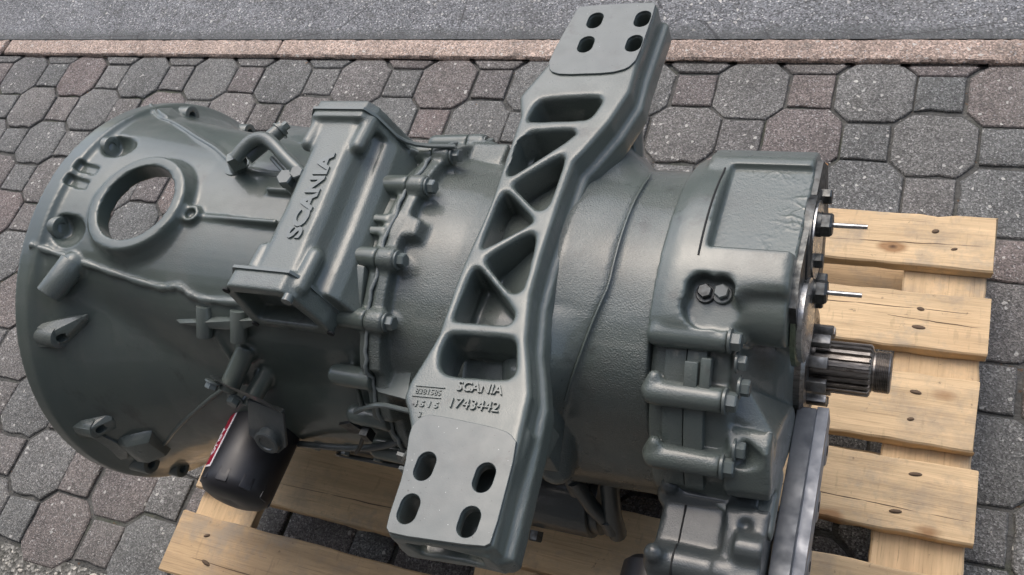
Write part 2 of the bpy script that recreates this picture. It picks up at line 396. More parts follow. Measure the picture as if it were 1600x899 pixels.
def rough_poly(poly, seed, seg=3, amp=.0011):
    rr = random.Random(seed); out = []
    for q, r in zip(poly, poly[1:] + poly[:1]):
        for t in range(seg):
            f = t / seg; n = Vector((q[0] + (r[0] - q[0]) * f, q[1] + (r[1] - q[1]) * f)); k_ = 1 + rr.uniform(-amp, amp * .6) / n.length * (1.6 if t == 0 else 1)
            if rr.random() < .06: k_ -= .0035 / n.length
            out.append((n.x * k_, n.y * k_))
    return out
OCTS = [paver_mesh(rough_poly(oct_poly, 50 + n), 'paver_octagon', .0030 + .0004 * n) for n in range(5)]; SQS = [paver_mesh(rough_poly(sq_poly, 70 + n), 'paver_square', .0028 + .0004 * n) for n in range(4)]
for m_ in OCTS + SQS: finish(m_, PAVER, True, 25)
cutoct = [(a_, -(c_ - a_)), (a_, -.38 * P), (-a_, -.38 * P), (-a_, -(c_ - a_)), (-(c_ - a_), -a_), (c_ - a_, -a_)]
CUT = paver_mesh(cutoct, 'paver_cut', .004); finish(CUT, PAVER, True, 25)
def see(x, y, z=0):
    d = Vector((x, y, z)) - Vector((2.441812, -1.258497, 1.464655)); dz = d.dot(fwd)
    return (800 + 1451.3 * d.dot(right) / dz, 449.5 + 1451.3 * d.dot(down) / dz) if dz > .05 else (-9e3, 0)
cells = []
for i in range(-9, 34):
    for j in range(-1, 11):
        if j == -1 and (i + j) % 2: continue
        u, v = see(i * P, -j * P)
        ins = -70 < u < 1690 and -40 < v < 990
        cells.append(((0 if ins else 1), math.hypot(i * P - 2.44, -j * P + 1.26), i, j))
cells.sort()
rest = []
for k, (o_, d_, i, j) in enumerate(cells):
    rr = random.Random(i * 71 + j * 131)
    rz = Matrix.Rotation(rr.uniform(-.012, .012), 4, 'Z') @ Matrix.Rotation(rr.uniform(-.011, .011), 4, 'X') @ Matrix.Rotation(rr.uniform(-.011, .011), 4, 'Y')
    loc = Vector((i * P + rr.uniform(-.0018, .0018), -j * P + rr.uniform(-.0018, .0018), rr.uniform(-.0025, .001)))
    loc.x += (.0035 if j > 6 else .0012) * (0 if (i + j) % 2 == 0 else (-1 if j % 2 else 1))      # the square sits closer to the octagon it was cast with
    me = CUT if j == -1 else (rr.choice(OCTS) if (i + j) % 2 == 0 else rr.choice(SQS))
    if k < 290:
        o = link('paver', me, pav); o.matrix_world = Matrix.Translation(loc) @ rz
    else: rest.append(me_piece(me, Matrix.Translation(loc) @ rz))
o = part('far_pavers', rest, PAVER, pav, 25); o['kind'] = 'stuff'
# kerb: pinkish stones a metre long, flush with the road and about a centimetre above the pavers
kb = thing('kerb', 'pink granite kerb stones between the paving and the road', 'kerb'); del kb['category']; kb['kind'] = 'structure'
for xs in (-3.19, -2.17, -1.15, -.13, .877, 1.89, 2.905, 3.92):
    L = 1.003; rr = random.Random(int(xs * 100))
    prof = [(-.0275, -.06), (-.0275, .004), (-.0235, .0085), (.0225, .0085), (.0275, .005), (.0275, -.06)]
    rings = []
    for t in [0, .004] + [.0125 * n for n in range(1, 80)] + [L - .004, L]:
        q = .003 if t in (0, L) else 0
        rings.append([(xs + t + (rr.uniform(-.004, .003) if t in (0, L) else 0), .0995 + y * (1 - q * 4) + rr.uniform(-.0016, .0016), z + (rr.uniform(-.0008, .0008) if z > 0 else 0) - (q if z > 0 else 0)) for y, z in prof])
    part('kerb_stone', [p_rings(rings)], KERB, kb, 40)
# crumbly verge past the last paver row
gv = struct('verge', mesh_from([([(-20, -20, -.0045), (20, -20, -.0045), (20, -1.21, -.0045), (-20, -1.21, -.0045)], [(0, 1, 2, 3)])], 'verge'), GRAV)
gv['label'] = 'mossy gravel strip past the last row of pavers'
rr = random.Random(3); pb = []
for _ in range(700):
    x = rr.uniform(.2, 1.5); y = -1.235 - abs(rr.gauss(0, .10)); r = rr.uniform(.0015, .005)
    pb.append(p_sphere((x, y, -.004), r, 8, (1, rr.uniform(.6, 1), .6)))
gr = struct('gravel', mesh_from(pb, 'gravel'), PEB, 'stuff', None, True)
gr['label'] = 'small loose gravel along the edge of the paving'
def pebble(x, y, z, r, lab, mat=PEB, sc=(1, .75, .6)):
    me = mesh_from([p_sphere((0, 0, 0), r, 14, sc)], 'pebble'); finish(me, mat)
    o = link('pebble', me); o.location = (x, y, z); o['label'] = lab; o['category'] = 'pebble'
pebble(1.076, -1.222, .000, .011, 'pale round pebble lying at the paving edge left of the pallet')
pebble(1.11, -1.232, .000, .008, 'smaller grey green pebble beside the pale round one')
# windblown bits of grit and a few leaf scraps lying on the pavers and in the joints
gs = []; rr = random.Random(11)
for _ in range(420):
    i = rr.uniform(-6, 26); j = rr.uniform(-.4, 10.2)
    r = rr.choice((.0008, .001, .0012, .0016, .0022)); gs.append(p_sphere((i * P, -j * P, r * .3), r, 6, (1, .8, .6)))
gt = struct('grit', mesh_from(gs, 'grit'), LWHITE, 'stuff', None, True); gt['label'] = 'scattered pale grit on the pavers'
finish(gt.data, PEB)
lv = []
for k_ in range(60):
    i = rr.randint(-4, 24); j = rr.randint(0, 10); t = rr.uniform(-.6, .6); s_ = rr.uniform(.003, .007)
    x, y = (i * P + .5 * P * (1 if rr.random() < .5 else -1) + rr.uniform(-.004, .004), -j * P + t * P) if rr.random() < .5 else (i * P + t * P, -j * P + .5 * P)
    a = rr.uniform(0, 6); lv.append(([(x + cos(a + b) * s_ * f, y + sin(a + b) * s_ * f, -.003 + rr.uniform(-.002, .003)) for b, f in ((0, 1), (1.2, .5), (3.1, 1), (4.5, .5))], [(0, 1, 2, 3)]))
lt = struct('leaf_litter', mesh_from(lv, 'leaf_litter'), LEAF, 'stuff'); lt['label'] = 'tiny brown leaf scraps caught in the paver joints'

# ------------------------------------------------------------------ wooden pallet
pal = thing('pallet', 'pale pine pallet carrying the grey gearbox', 'pallet', (1.93, -.77, 0))
X0, X1, ZT = 1.33, 2.535, .144
def plank(name, x0, x1, y0, y1, z0, z1, mat, seed, along='x', cuts=None, bow=.0):
    rr = random.Random(seed); rings = []
    N = 44
    L = (x1 - x0) if along == 'x' else (y1 - y0); Wd = (y1 - y0) if along == 'x' else (x1 - x0)
    for k in range(N + 1):
        t = -L / 2 + L * k / N; b = .0025
        e = [rr.uniform(-.0013, .0013) + (rr.uniform(-.004, 0) if rr.random() < .04 else 0) for _ in range(4)]
        hw = Wd / 2; hz = (z1 - z0) / 2; sh = 0
        if cuts and k == N: hw2 = hw
        ring = [(-hw + b + e[0], -hz), (hw - b + e[1], -hz), (hw + e[1], -hz + b), (hw + e[2], hz - b), (hw - b + e[2], hz + e[0] * .4), (-hw + b + e[3], hz + e[1] * .4), (-hw + e[3], hz - b), (-hw + e[0], -hz + b)]
        rings.append([Vector((t + (rr.uniform(-.0025, .0015) if k in (0, N) else 0), y, z)) for y, z in ring])
    me = mesh_from([p_rings(rings)], name); o = link(name, me, pal)
    finish(me, mat, True, 30)
    c = Vector(((x0 + x1) / 2, (y0 + y1) / 2, (z0 + z1) / 2)) - pal.location
    o.location = c; o.rotation_euler = (0, 0, 0 if along == 'x' else pi / 2)
    return o
boards = [(-.461, -.366), (-.601, -.507), (-.747, -.641), (-.874, -.772), (-1.037, -.923), (-1.183, -1.080)]
CX = [(1.335, 1.455), (1.87, 1.97), (2.415, 2.53)]
nail_bm = mesh_from([p_lathe((0, 0, -.004), (0, 0, 1), [(0, .0014), (.0024, .0014), (.0025, .0028), (.0034, .0028), (.0038, .0018)], 12)], 'nail'); finish(nail_bm, STEEL, True, 30)
dent_bm = mesh_from([p_lathe((0, 0, -.001), (0, 0, 1), [(0, .0050), (.0012, .0050)], 14)], 'nail_dent')
k = NB('nail_stain'); NST = k.fin((.12, .08, .05), .9); finish(dent_bm, NST)
for n, (y0, y1) in enumerate(boards):
    rr = random.Random(n + 5)
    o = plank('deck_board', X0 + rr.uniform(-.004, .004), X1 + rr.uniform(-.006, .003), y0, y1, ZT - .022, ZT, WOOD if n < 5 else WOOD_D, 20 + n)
    o['label'] = ['deck board at the far edge of the pallet', 'second deck board from the far edge', 'deck board just below the splined shaft', 'deck board with two pale nail heads near its right end', 'deck board under the oil filter', 'deck board at the near left edge with dark nail holes'][n]
    for cx0, cx1 in CX:
        for yy in (y0 + .028 + rr.uniform(-.006, .008), y1 - .026 + rr.uniform(-.008, .006)):
            x = (cx0 + cx1) / 2 + rr.uniform(-.035, .035)
            q = link('nail', nail_bm, o); q.location = Vector((x, yy, ZT)) - pal.location - o.location
            q2 = link('nail_dent', dent_bm, o); q2.location = q.location + Vector((0, 0, .0003)); q2.scale = (rr.uniform(.8, 2.2), rr.uniform(.5, .75), 1); q2.rotation_euler = (0, 0, rr.uniform(-.4, .4))
for n, (a, b) in enumerate(CX): plank('cross_board', a, b, -1.180, -.370, ZT - .044, ZT - .022, WOOD, 40 + n, 'y')
for n, yc in enumerate((-.42, -.775, -1.13)):
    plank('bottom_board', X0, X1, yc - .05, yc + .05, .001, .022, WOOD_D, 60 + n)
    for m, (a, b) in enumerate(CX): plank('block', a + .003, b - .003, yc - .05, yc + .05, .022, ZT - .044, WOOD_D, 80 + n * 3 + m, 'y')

# drying cracks along the boards
for n, (bx0, bx1, yy) in enumerate(((2.40, 2.533, -.552), (1.95, 2.534, -.541), (2.2, 2.532, -.838), (2.3, 2.52, -.425), (1.36, 1.7, -1.15), (1.5, 1.9, -1.0))):
    rr = random.Random(n); N = 14
    path = [(bx0 + (bx1 - bx0) * t / N, yy + rr.uniform(-.0007, .0007) + .006 * t / N * (1 if n % 2 else -1), ZT - .0002) for t in range(N + 1)]
    bd = [b for b in pal.children if b.name.startswith('deck_board')][[1, 1, 3, 0, 5, 4][n]]
    o = part('crack', [p_tube([Vector(p_) - pal.location - bd.location for p_ in path], [.0002 + .0006 * sin(pi * (t + .5) / (N + 1)) for t in range(N + 1)], 5)], NST, bd, 30)

# ------------------------------------------------------------------ unseen buildings added to keep the low sky dark in reflections (behind the photographer and across the road)
def facade(name, lab, y, x0, x1, h, face, wins, depth=6):
    t = thing(name, lab, 'building', ((x0 + x1) / 2, y, 0)); cx = t.location.x; f = face
    xs_ = sorted({x0, x1} | {a for a, b, c, d in wins} | {b for a, b, c, d in wins}); zs_ = sorted({0, h} | {c for a, b, c, d in wins} | {d for a, b, c, d in wins})
    pcs = []
    for xa, xb in zip(xs_, xs_[1:]):
        for za, zb in zip(zs_, zs_[1:]):
            if not any(a <= xa and xb <= b and c <= za and zb <= d for a, b, c, d in wins):
                pcs.append(p_box(((xa + xb) / 2 - cx, -f * .15, (za + zb) / 2), (xb - xa, .3, zb - za)))
    pcs += [p_box((0, -f * depth, h / 2), (x1 - x0, .3, h)), p_box((x0 - cx - .15, -f * depth / 2, h / 2), (.3, depth + .3, h)), p_box((x1 - cx + .15, -f * depth / 2, h / 2), (.3, depth + .3, h))]
    part('wall', pcs, WALLM, t, 30)
    part('roof', [p_hull([(x0 - cx - .4, f * .35, h + .002), (x1 - cx + .4, f * .35, h + .002), (x0 - cx - .4, f * .35, h + .18), (x1 - cx + .4, f * .35, h + .18), (x0 - cx - .4, -f * depth - .4, h + .002), (x1 - cx + .4, -f * depth - .4, h + .002), (x0 - cx - .4, -f * depth / 2, h + 1.6), (x1 - cx + .4, -f * depth / 2, h + 1.6)])], STEEL_BLACK if 0 else WALLM, t, 20)
    for a, b, c, d in wins:
        w_ = part('window', [p_box(((a + b) / 2 - cx, -f * .12, z), (b - a, .08, .07)) for z in (c + .035, d - .035)] + [p_box((x - cx, -f * .12, (c + d) / 2), (.07, .08, d - c - .14)) for x in (a + .035, (a + b) / 2, b - .035)], LWHITE, t, 30)
        for xa, xb in ((a + .07, (a + b) / 2 - .035), ((a + b) / 2 + .035, b - .07)):
            part('pane', [p_box(((xa + xb) / 2 - cx, -f * .13, (c + d) / 2), (xb - xa, .012, d - c - .14))], GLASS, w_, 30)
facade('added_near_building', 'tall unseen building added behind the photographer to block low sky', -2.9, -7, 9, 6.6, 1, [(.45, 1.35, 1.25, 2.45), (-3.2, -2.0, 1.1, 2.4), (4.4, 5.6, 1.1, 2.4), (.3, 1.5, 4.1, 5.4), (-3.2, -2.0, 4.1, 5.4), (4.4, 5.6, 4.1, 5.4)])
facade('added_far_building', 'unseen building added across the road to darken reflections, three white framed windows', 9.5, -9, 12, 4.0, -1, [(-6, -4.6, 1, 2.4), (-1, .4, 1, 2.4), (5, 6.4, 1, 2.4)])

# ------------------------------------------------------------------ gearbox (local frame: X towards the output shaft, Z up)
gb = thing('gearbox', 'grey green painted truck gearbox lying on the wooden pallet', 'gearbox')
gb.matrix_world = Matrix(((.999742, -.008635, -.021009, 1.427), (.010397, .996304, .08526, -.814), (.020195, -.085457, .996137, .462), (0, 0, 0, 1)))
def pol(x, th, r): t = radians(th); return Vector((x, r * cos(t), r * sin(t)))
def polar(xs, rf, n=144, cap=True):
    return p_rings([[pol(x, 360 * i / n, rf(x, 360 * i / n)) for i in range(n)] for x in xs], cap)
TOP = [(0, .280), (.016, .280), (.021, .2725), (.06, .268), (.12, .259), (.2, .247), (.3, .238), (.4, .231), (.49, .226)]
SIDE = [(0, .280), (.012, .280), (.018, .272), (.03, .262), (.06, .247), (.1, .231), (.15, .215), (.2, .204), (.25, .196), (.35, .187), (.49, .182)]
def wt(th, a=10, b=45, c=113, d=152): return sstep(a, b, th) * (1 - sstep(c, d, th)) if th < 200 else 0
def RC(x, th):
    q = sstep(.05, .26, x)
    return lerp(pl(SIDE, x), pl(TOP, x), wt(th, lerp(42, 25, q), lerp(60, 62, q), lerp(111, 117, q), lerp(128, 152, q)))
# --- clutch housing: open bell at the left, tube to the first joint
xs = [-.012, 0, .010, .016, .018, .021, .03, .045, .06, .08, .1, .12, .15, .18, .2, .225, .25, .3, .35, .4, .44, .478]
out_r = [[pol(x, 2.5 * i, RC(x, 2.5 * i)) for i in range(144)] for x in xs]
in_r = [[pol(x, 2.5 * i, (.252 if x < .004 else RC(x, 2.5 * i) - t)) for i in range(144)] for x, t in ((.215, .2), (.215, .06), (.19, .028), (.16, .014), (.12, .014), (.08, .018), (.05, .026), (.03, .030), (.016, .02), (.003, .026), (-.012, .026))]
shell = p_rings(in_r + out_r)
HC, HA = Vector((.135, -.034, .262)), Vector((.045, -.115, 1)).normalized()      # inspection hole and its axis
pcs = [shell, p_lathe(HC - HA * .022, HA, [(0, .078), (.012, .0715), (.0215, .0685), (.0245, .0665)], 56)]
cuts = [p_cyl(HC - HA * .09, HC + HA * .05, .0535, n=48)]
LUGS = []
def rim_lug(th, x1=.034, r=.266, wedge=None, R=.0145):
    LUGS.append((p_cyl(pol(-.002, th, r - .001), pol(x1, th, r), R, R * .94, 24), wedge, p_cyl(pol(x1 - .02, th, r), pol(x1 + .01, th, r), .0064, n=16)))
far = [(45.5, .262), (18, .263), (-20, .268), (-50, .268), (-80, .268)]
for th, r in far: rim_lug(th, .036, r, p_hull([pol(.004, th - 4, r), pol(.004, th + 4, r), pol(.02, th - 3.2, r - .004), pol(.02, th + 3.2, r - .004), pol(.045, th, r - .022), pol(.004, th - 4, r - .03), pol(.004, th + 4, r - .03)]))
# two bosses with scooped hollows beside the big hole
for th, r, x1, sc in ((77.5, .263, .026, 1), (106.5, .263, .027, 1)):
    rim_lug(th, x1 + .002, r, None, .0155)
    cuts.append(p_sphere(pol(x1 + .022, th + 1, r + .018), .027, 20, (1.1, .95, .95)))
    cuts.append(p_cyl(pol(x1, th, r + .002), pol(x1 + .02, th, r + .008), .0165, n=20))
# two casting pockets on the rim
for y in (.010, -.014):
    cuts.append(p_hull([Vector((.012 + dx, y + dy + dx * -.10, .284 + dz)) for dx, dz0 in ((0, -.016), (.034, -.019)) for dy in (-.0075, .0075) for dz in (dz0, .03)]))
# pointed round boss, wedge lug and lower lugs on the near side
pcs += [p_sphere((.064, -.115, .234), .017)]
LUGS.append((p_cyl((.064, -.113, .2365), (.0465, -.159, .2285), .017, .0158, 28), None, p_cyl((.0525, -.143, .231), (.044, -.166, .2272), .0085, n=16)))
rim_lug(136.5, .0455, .262, p_hull([pol(.006, 133.8, .273), pol(.010, 139.6, .274), pol(.043, 138.6, .268), pol(.043, 134.6, .271), pol(.082, 129.5, .250), pol(.078, 131.5, .246), pol(.02, 132, .25), pol(.046, 139.5, .24), pol(.01, 141, .255)]), .0150)
rim_lug(167.5, .0480, .260, p_hull([pol(.006, 165.4, .273), pol(.010, 169.8, .274), pol(.0455, 165.6, .271), pol(.0455, 169.3, .270), pol(.066, 166, .248), pol(.064, 164, .24), pol(.064, 171, .24), pol(.01, 163, .255), pol(.01, 172, .255)]), .0145)
SHELF = p_hull([pol(.008, 171, .272), pol(.008, 186, .273), pol(.040, 171, .261), pol(.052, 180, .255), pol(.035, 186, .262), pol(.02, 172, .24), pol(.05, 186, .23)])
BIG = p_hull([pol(.050, 177, .258), pol(.070, 176, .260), pol(.050, 187, .263), pol(.074, 186, .262), pol(.096, 177, .246), pol(.090, 188, .246), pol(.04, 174, .24), pol(.1, 174, .225), pol(.09, 190, .225), pol(.04, 190, .23)])
rim_lug(193, .050, .258, None, .016)
rim_lug(211, .034, .264)
# casting ridge lines
def on(x, th, d=0): return pol(x, th, RC(x, th) + d)
near_ridge = [on(x, th, -.0005) for x, th in ((.004, 112.6), (.03, 113.6), (.06, 114.6), (.1, 116.2), (.14, 117.8), (.19, 119.6), (.206, 119.4), (.222, 118.6), (.236, 120.5), (.252, 121.6), (.29, 121.4), (.34, 120.8), (.39, 120))]
far_ridge = [on(x, th, -.0005) for x, th in ((.0, 54), (.03, 58.5), (.05, 61), (.07, 61.8), (.1, 64.4), (.14, 68.6), (.18, 72), (.215, 77), (.25, 80), (.32, 80.5))]
pcs += [p_tube(near_ridge, .0042, 10, 2), p_tube(far_ridge, .0036, 10, 2)]
low_ridge = (p_tube([on(x, th, -.0005) for x, th in ((.05, 188), (.085, 186), (.13, 176), (.18, 166), (.225, 157), (.262, 151))], .0030, 8, 1))
pcs.append(p_hull([on(.03, 58.5, .010), on(.06, 61, .006), on(.03, 52, .010), on(.055, 54, .002), on(.03, 58, -.01), on(.06, 57, -.01), on(.07, 63, 0)]))
# small boss with long rib, short rib, pipe boss
pcs += [p_cyl((.212, -.032, .215), (.214, -.036, .252), .0135, .012, 24), p_box((.275, -.034, .232), (.125, .006, .026))]
cuts.append(p_cyl((.214, -.036, .245), (.215, -.0375, .27), .0068, n=16))
pcs += [p_box((.325, .012, .238), (.052, .007, .018)), p_lathe((.233, .045, .225), (0, .15, 1), [(0, .021), (.012, .019), (.016, .0155)], 24)]
# crescent bracket with two stub tubes and a rib running down the tube
pcs.append(p_tube([on(.262, 131, -.001), on(.268, 140, 0), on(.272, 148, .002), on(.27, 152, .004)], .0042, 8, 1))
# filter bracket bosses
pcs += [p_cyl((.300, -.15, .150), (.275, -.196, .118), .0125, n=18), p_cyl((.31, -.15, .11), (.29, -.2, .09), .012, n=16)]
# rear flange of the clutch housing with bolt tubes, pockets and webs
FB = [(64.6, .240), (81, .2395), (105.2, .2395), (121.8, .2395), (139, .226), (156, .206), (178, .198), (205, .195), (232, .195), (260, .195), (290, .195), (320, .198), (350, .205), (20, .222), (43, .236)]
def fr(th):
    th = th % 360; v = 0
    for a, r in FB:
        d = abs((th - a + 180) % 360 - 180); v = max(v, (r + .002) * (1 - (d / 30) ** 2 * .05) if d < 15 else 0)
    if 55 < th < 165: v = max(v, pl([(64, .2385), (81, .238), (105, .238), (122, .238), (139, .2245), (156, .2045)], th) - .0012)
    return v if v else .19
fl = [[pol(x, 2.5 * i, fr(2.5 * i) - .006) for i in range(144)] for x in (.4715, .482)]
pcs.append(p_rings(fl))
for th, r in FB:
    pcs.append(p_cyl(pol(.432, th, r - .006), pol(.482, th, r - .004), .0124, n=20, dome=1))
    if 60 < th < 160:
        pcs.append(p_hull([pol(.425, th, r - .03), pol(.45, th - 1, r - .02), pol(.45, th + 1, r - .02), pol(.48, th, r - .02)]))
for th0, th1 in ((64, 81), (81, 105), (105, 122), (122, 139), (139, 156)):      # thin outer webs bridging the bolt tubes
    pcs.append(p_tube([pol(.445 if th0 != 105 else .44, lerp(th0, th1, t / 8), lerp(pl([(64, .237), (156, .205)], th0) if th0 > 120 else .236, pl([(64, .237), (156, .205)], th1) if th1 > 122 else .236, t / 8) - .006) for t in range(9)], .0038, 8))
for th in (93, 97): pcs.append(p_box(pol(.457, th, .222), (.04, .010, .03), Matrix.Rotation(radians(th - 90), 3, 'X')))
ch = cast('clutch_housing', pcs, PAINT_BELL, gb, .0021, 2, cuts)
for cyl_, wedge, bore in LUGS:
    crisp('mounting_lug', wedge or cyl_, [cyl_] if wedge else [], [bore], PAINT, ch)
crisp('pipe_clip', p_hull([(.200, -.141, .178), (.222, -.151, .186), (.325, -.141, .196), (.345, -.136, .192), (.325, -.124, .184), (.222, -.132, .178), (.26, -.150, .180), (.31, -.147, .182), (.20, -.130, .176)]), [p_cyl((x, -.130, .197), (x - .003, -.156, .170), .0098, n=20) for x in (.255, .306)], [p_cyl((x - .0022, -.150, .1763), (x - .004, -.166, .160), .0055, n=14) for x in (.255, .306)], PAINT, ch)
crisp('starter_lug', BIG, [SHELF], [], PAINT, ch, .002)
part('casting_ridge', [p_tube(near_ridge, [.0048 + .0009 * sin(k_ * 1.7) for k_ in range(len(smooth_path(near_ridge, 2)))], 8, 2)], PAINT, ch, 60)
part('casting_ridge', [p_tube(far_ridge, .0040, 8, 2)], PAINT, ch, 60)
part('casting_ridge', [low_ridge], PAINT, ch, 60)
# --- shift housing: box across the top with the raised word, a flange at each end
tw = []
def tsec(y, xa, xb, zt, wb=.022):
    return [(xa - .014, y, .19), (xa - .003, y, .262), (xa, y, zt - .004), (xa + .006, y, zt), (xb - .008, y, zt), (xb, y, zt - .007), (xb + .006, y, zt - .022), (xb + .012, y, zt - .030), (xb + .022, y, zt - .032), (xb + .030, y, zt - .042), (xb + .050, y, .19)]
tw.append(p_rings([tsec(-.124, .372, .430, .2745), tsec(-.04, .371, .428, .279), tsec(.03, .368, .424, .2825), tsec(.088, .363, .420, .2855)]))
def tflange(y0, y1, xa, xb, z0, z1, flare):
    lo = [(xa + .0, z1 - .012), (xa + .010, z1), (xb - .012, z1), (xb, z1 - .012), (xb + flare, z0 + .02), (xb + flare, z0), (xa - .004, z0)]
    return p_rings([[(x, y0, z) for x, z in lo], [(x, y1, z) for x, z in lo]])
tw.append(tflange(-.148, -.122, .345, .436, .199, .281, .012))
tw.append(tflange(.084, .110, .346, .434, .185, .293, .028))
for x, y, z in ((.368, -.112, .267), (.433, -.112, .265), (.360, .074, .279), (.427, .074, .277)):
    tw.append(p_cyl((x, y - .022, z), (x, y + .022, z), .0095, n=18, dome=3))
tw.append(p_hull([(.30, .02, .215), (.372, .08, .255), (.372, -.10, .25), (.31, -.09, .195), (.30, .08, .2), (.45, .09, .2), (.45, -.10, .2)]))
tw.append(p_hull([(.42, .09, .255), (.43, .09, .2), (.50, .095, .2), (.50, .105, .2), (.44, .107, .23)]))
tcuts = [p_hull([Vector((x, y, z)) for y in (-.2, -.126) for x, z in ((.357, .267), (.421, .267), (.437, .214), (.355, .214))]), p_hull([Vector((x, y, z)) for y in (-.2, -.05) for x, z in ((.376, .258), (.418, .258), (.428, .213), (.366, .213))])]
th_ = cast('shift_housing', tw, PAINT, gb, .0022, 4, tcuts)
part('raised_lettering', [text_piece('SCANIA', (.4135, -.079, .2768), (-.05, 1, .052), (-1, -.05, 0), .0250, .0022, .116, .0009)], PAINT_SMOOTH, th_, 30)
# gasket lips at both ends and one bolt and dark hole discs of the end flange
part('gasket', [p_rings([[(x, y, z) for x, z in ((.343, .269), (.353, .2835), (.427, .2835), (.4385, .269), (.451, .216), (.451, .197), (.339, .197))] for y in (-.1265, -.1230)])], PAINT_SMOOTH, th_, 30)
part('gasket', [p_rings([[(x, y, z) for x, z in ((.344, .281), (.354, .2955), (.424, .2955), (.4365, .281), (.466, .205), (.34, .205))] for y in (.094, .0975)]), p_tube([(.436, .096, .268), (.450, .096, .243), (.472, .097, .233), (.512, .104, .226)], .0028, 8, 1)], PAINT_SMOOTH, th_, 30)
for n, (x, z) in enumerate(((.4315, .272), (.4475, .205), (.346, .205), (.349, .271))):
    part('flange_bolt_and_hole_shade', [p_cyl((x, -.147, z), (x, -.155, z), .0058, n=16)] if n == 0 else [p_cyl((x, -.1475, z), (x, -.1495, z), .0042, n=16)], PAINT_SMOOTH if n == 0 else DARK, th_, 30)  # first is a bolt, the others dark discs painting shade in empty holes
# --- main case between the two joints
MT = [(.48, .2265), (.5, .217), (.56, .2095), (.787, .207)]
MS = [(.48, .183), (.5, .178), (.6, .174), (.787, .170)]
def edge(th): return pl([(20, .70), (60, .736), (105, .736), (125, .716), (145, .690), (165, .664), (190, .64)], th)
def RM(x, th):
    r = lerp(pl(MS, x), pl(MT, x), wt(th, 5, 40, 122, 165))
    if 20 < th < 185 and x > .60:
        e = edge(th); rb = min(.262, .205 / max(.55, sin(radians(th)))); f_ = min(1, max(0, e - x) / max(.02, e - .684)); r += (.0055 + max(.008, rb - r - .006) * f_ ** 1.5 * sstep(.60, .67, x)) * (1 - sstep(e - .003, e + .003, x)) * sstep(.60, .66, x) * sstep(20, 40, th) * (1 - sstep(160, 185, th))
    return r
xs = [.478, .484, .49, .50, .515, .53, .56, .59] + [.60 + .004 * i for i in range(47)]
mp_ = [polar(xs, RM, 160)]
mp_.append(p_cyl(pol(.49, 131.5, .172), pol(.60, 131.5, .168), .036, .034, n=28, dome=2))
mp_.append(p_rings([[pol(x, 2.5 * i, fr(2.5 * i) - .006) for i in range(144)] for x in (.482, .4975)]))
for th, r in FB:
    if 130 < th < 185: continue
    mp_.append(p_cyl(pol(.482, th, r - .004), pol(.5045, th, r - .004), .0130, n=20))
    mp_.append(p_hull([pol(.482, th - 3, r - .02), pol(.482, th + 3, r - .02), pol(.504, th - 2, r - .02), pol(.504, th + 2, r - .02), pol(.53, th, r - .032), pol(.49, th, r - .012)]))
mp_ += [p_hull([pol(.48, 90, .236), pol(.48, 98, .236), pol(.513, 92, .232), pol(.513, 97, .232), pol(.52, 92, .205), pol(.52, 98, .205), pol(.48, 88, .21), pol(.48, 100, .21)])]
# near foot of the bracket mount, far foot and small lug at the back
mp_ += [p_cyl((.688, -.120, .115), (.666, -.180, .018), .022, .021, n=24, dome=3), p_hull([pol(.60, 120, .215), pol(.70, 128, .205), pol(.685, 150, .208), pol(.655, 166, .212), pol(.61, 160, .20), pol(.60, 130, .17), pol(.67, 140, .17)])]
mp_ += [p_box((.52, .145, .155), (.05, .03, .035)), p_cyl((.51, .12, .15), (.51, .17, .15), .018, n=20)]
# machined square boss looking out under the bracket
mp_ += [p_hull([(.481, -.172, .1385), (.485, -.146, .1385), (.518, -.144, .1385), (.526, -.182, .1385), (.490, -.178, .1385), (.481, -.165, .105), (.485, -.12, .10), (.518, -.12, .10), (.526, -.17, .105)]),
        p_hull([(.488, -.140, .150), (.524, -.138, .152), (.530, -.128, .160), (.484, -.130, .158), (.486, -.11, .12), (.53, -.11, .12), (.486, -.142, .13), (.526, -.140, .13)])]
mc = cast('main_case', mp_, PAINT_ROUGH, gb, .0027, 3)
arc = [(.502 + .0175 * cos(t_ * pi / 8), -.152 + .0105 * sin(t_ * pi / 8)) for t_ in range(9)]
part('machined_pad', [p_prism([(.5265, -.181), *arc, (.4805, -.1715), (.489, -.1775)], .137, .1398)], PAINT_SMOOTH, mc, 30)
# --- sealant bead along the joint
rr = random.Random(5)
part('gasket_bead', [p_tube([pol(.4822 + rr.uniform(-.0018, .0018), th, fr(th) - .0045 + rr.uniform(-.001, .0012)) for th in range(52, 175, 2)], .0022, 7)], SEAL, mc, 60)
# bolts around the joint: one mesh, copied
bolt_me = mesh_from([p_lathe((0, 0, 0), (1, 0, 0), [(0, .0128), (.0025, .0128), (.0032, .011)], 28), hexagon((.003, 0, 0), (1, 0, 0), .0098, .0095)], 'bolt'); finish(bolt_me, PAINT_SMOOTH, True, 30)
def bolt(loc, ax=(1, 0, 0), s=1.0, parent=None, rot=0, name='bolt', me=None):
    o = link(name, me or bolt_me, parent or gb); o.location = loc
    o.rotation_mode = 'QUATERNION'; o.rotation_quaternion = Vector(ax).to_track_quat('X', 'Z') @ Quaternion((1, 0, 0), rot); o.scale = (s, s, s); return o
for n, (th, r) in enumerate(FB):
    if not 130 < th < 185: bolt(pol(.5045, th, r - .004), rot=n * .7 + .2, s=.84)
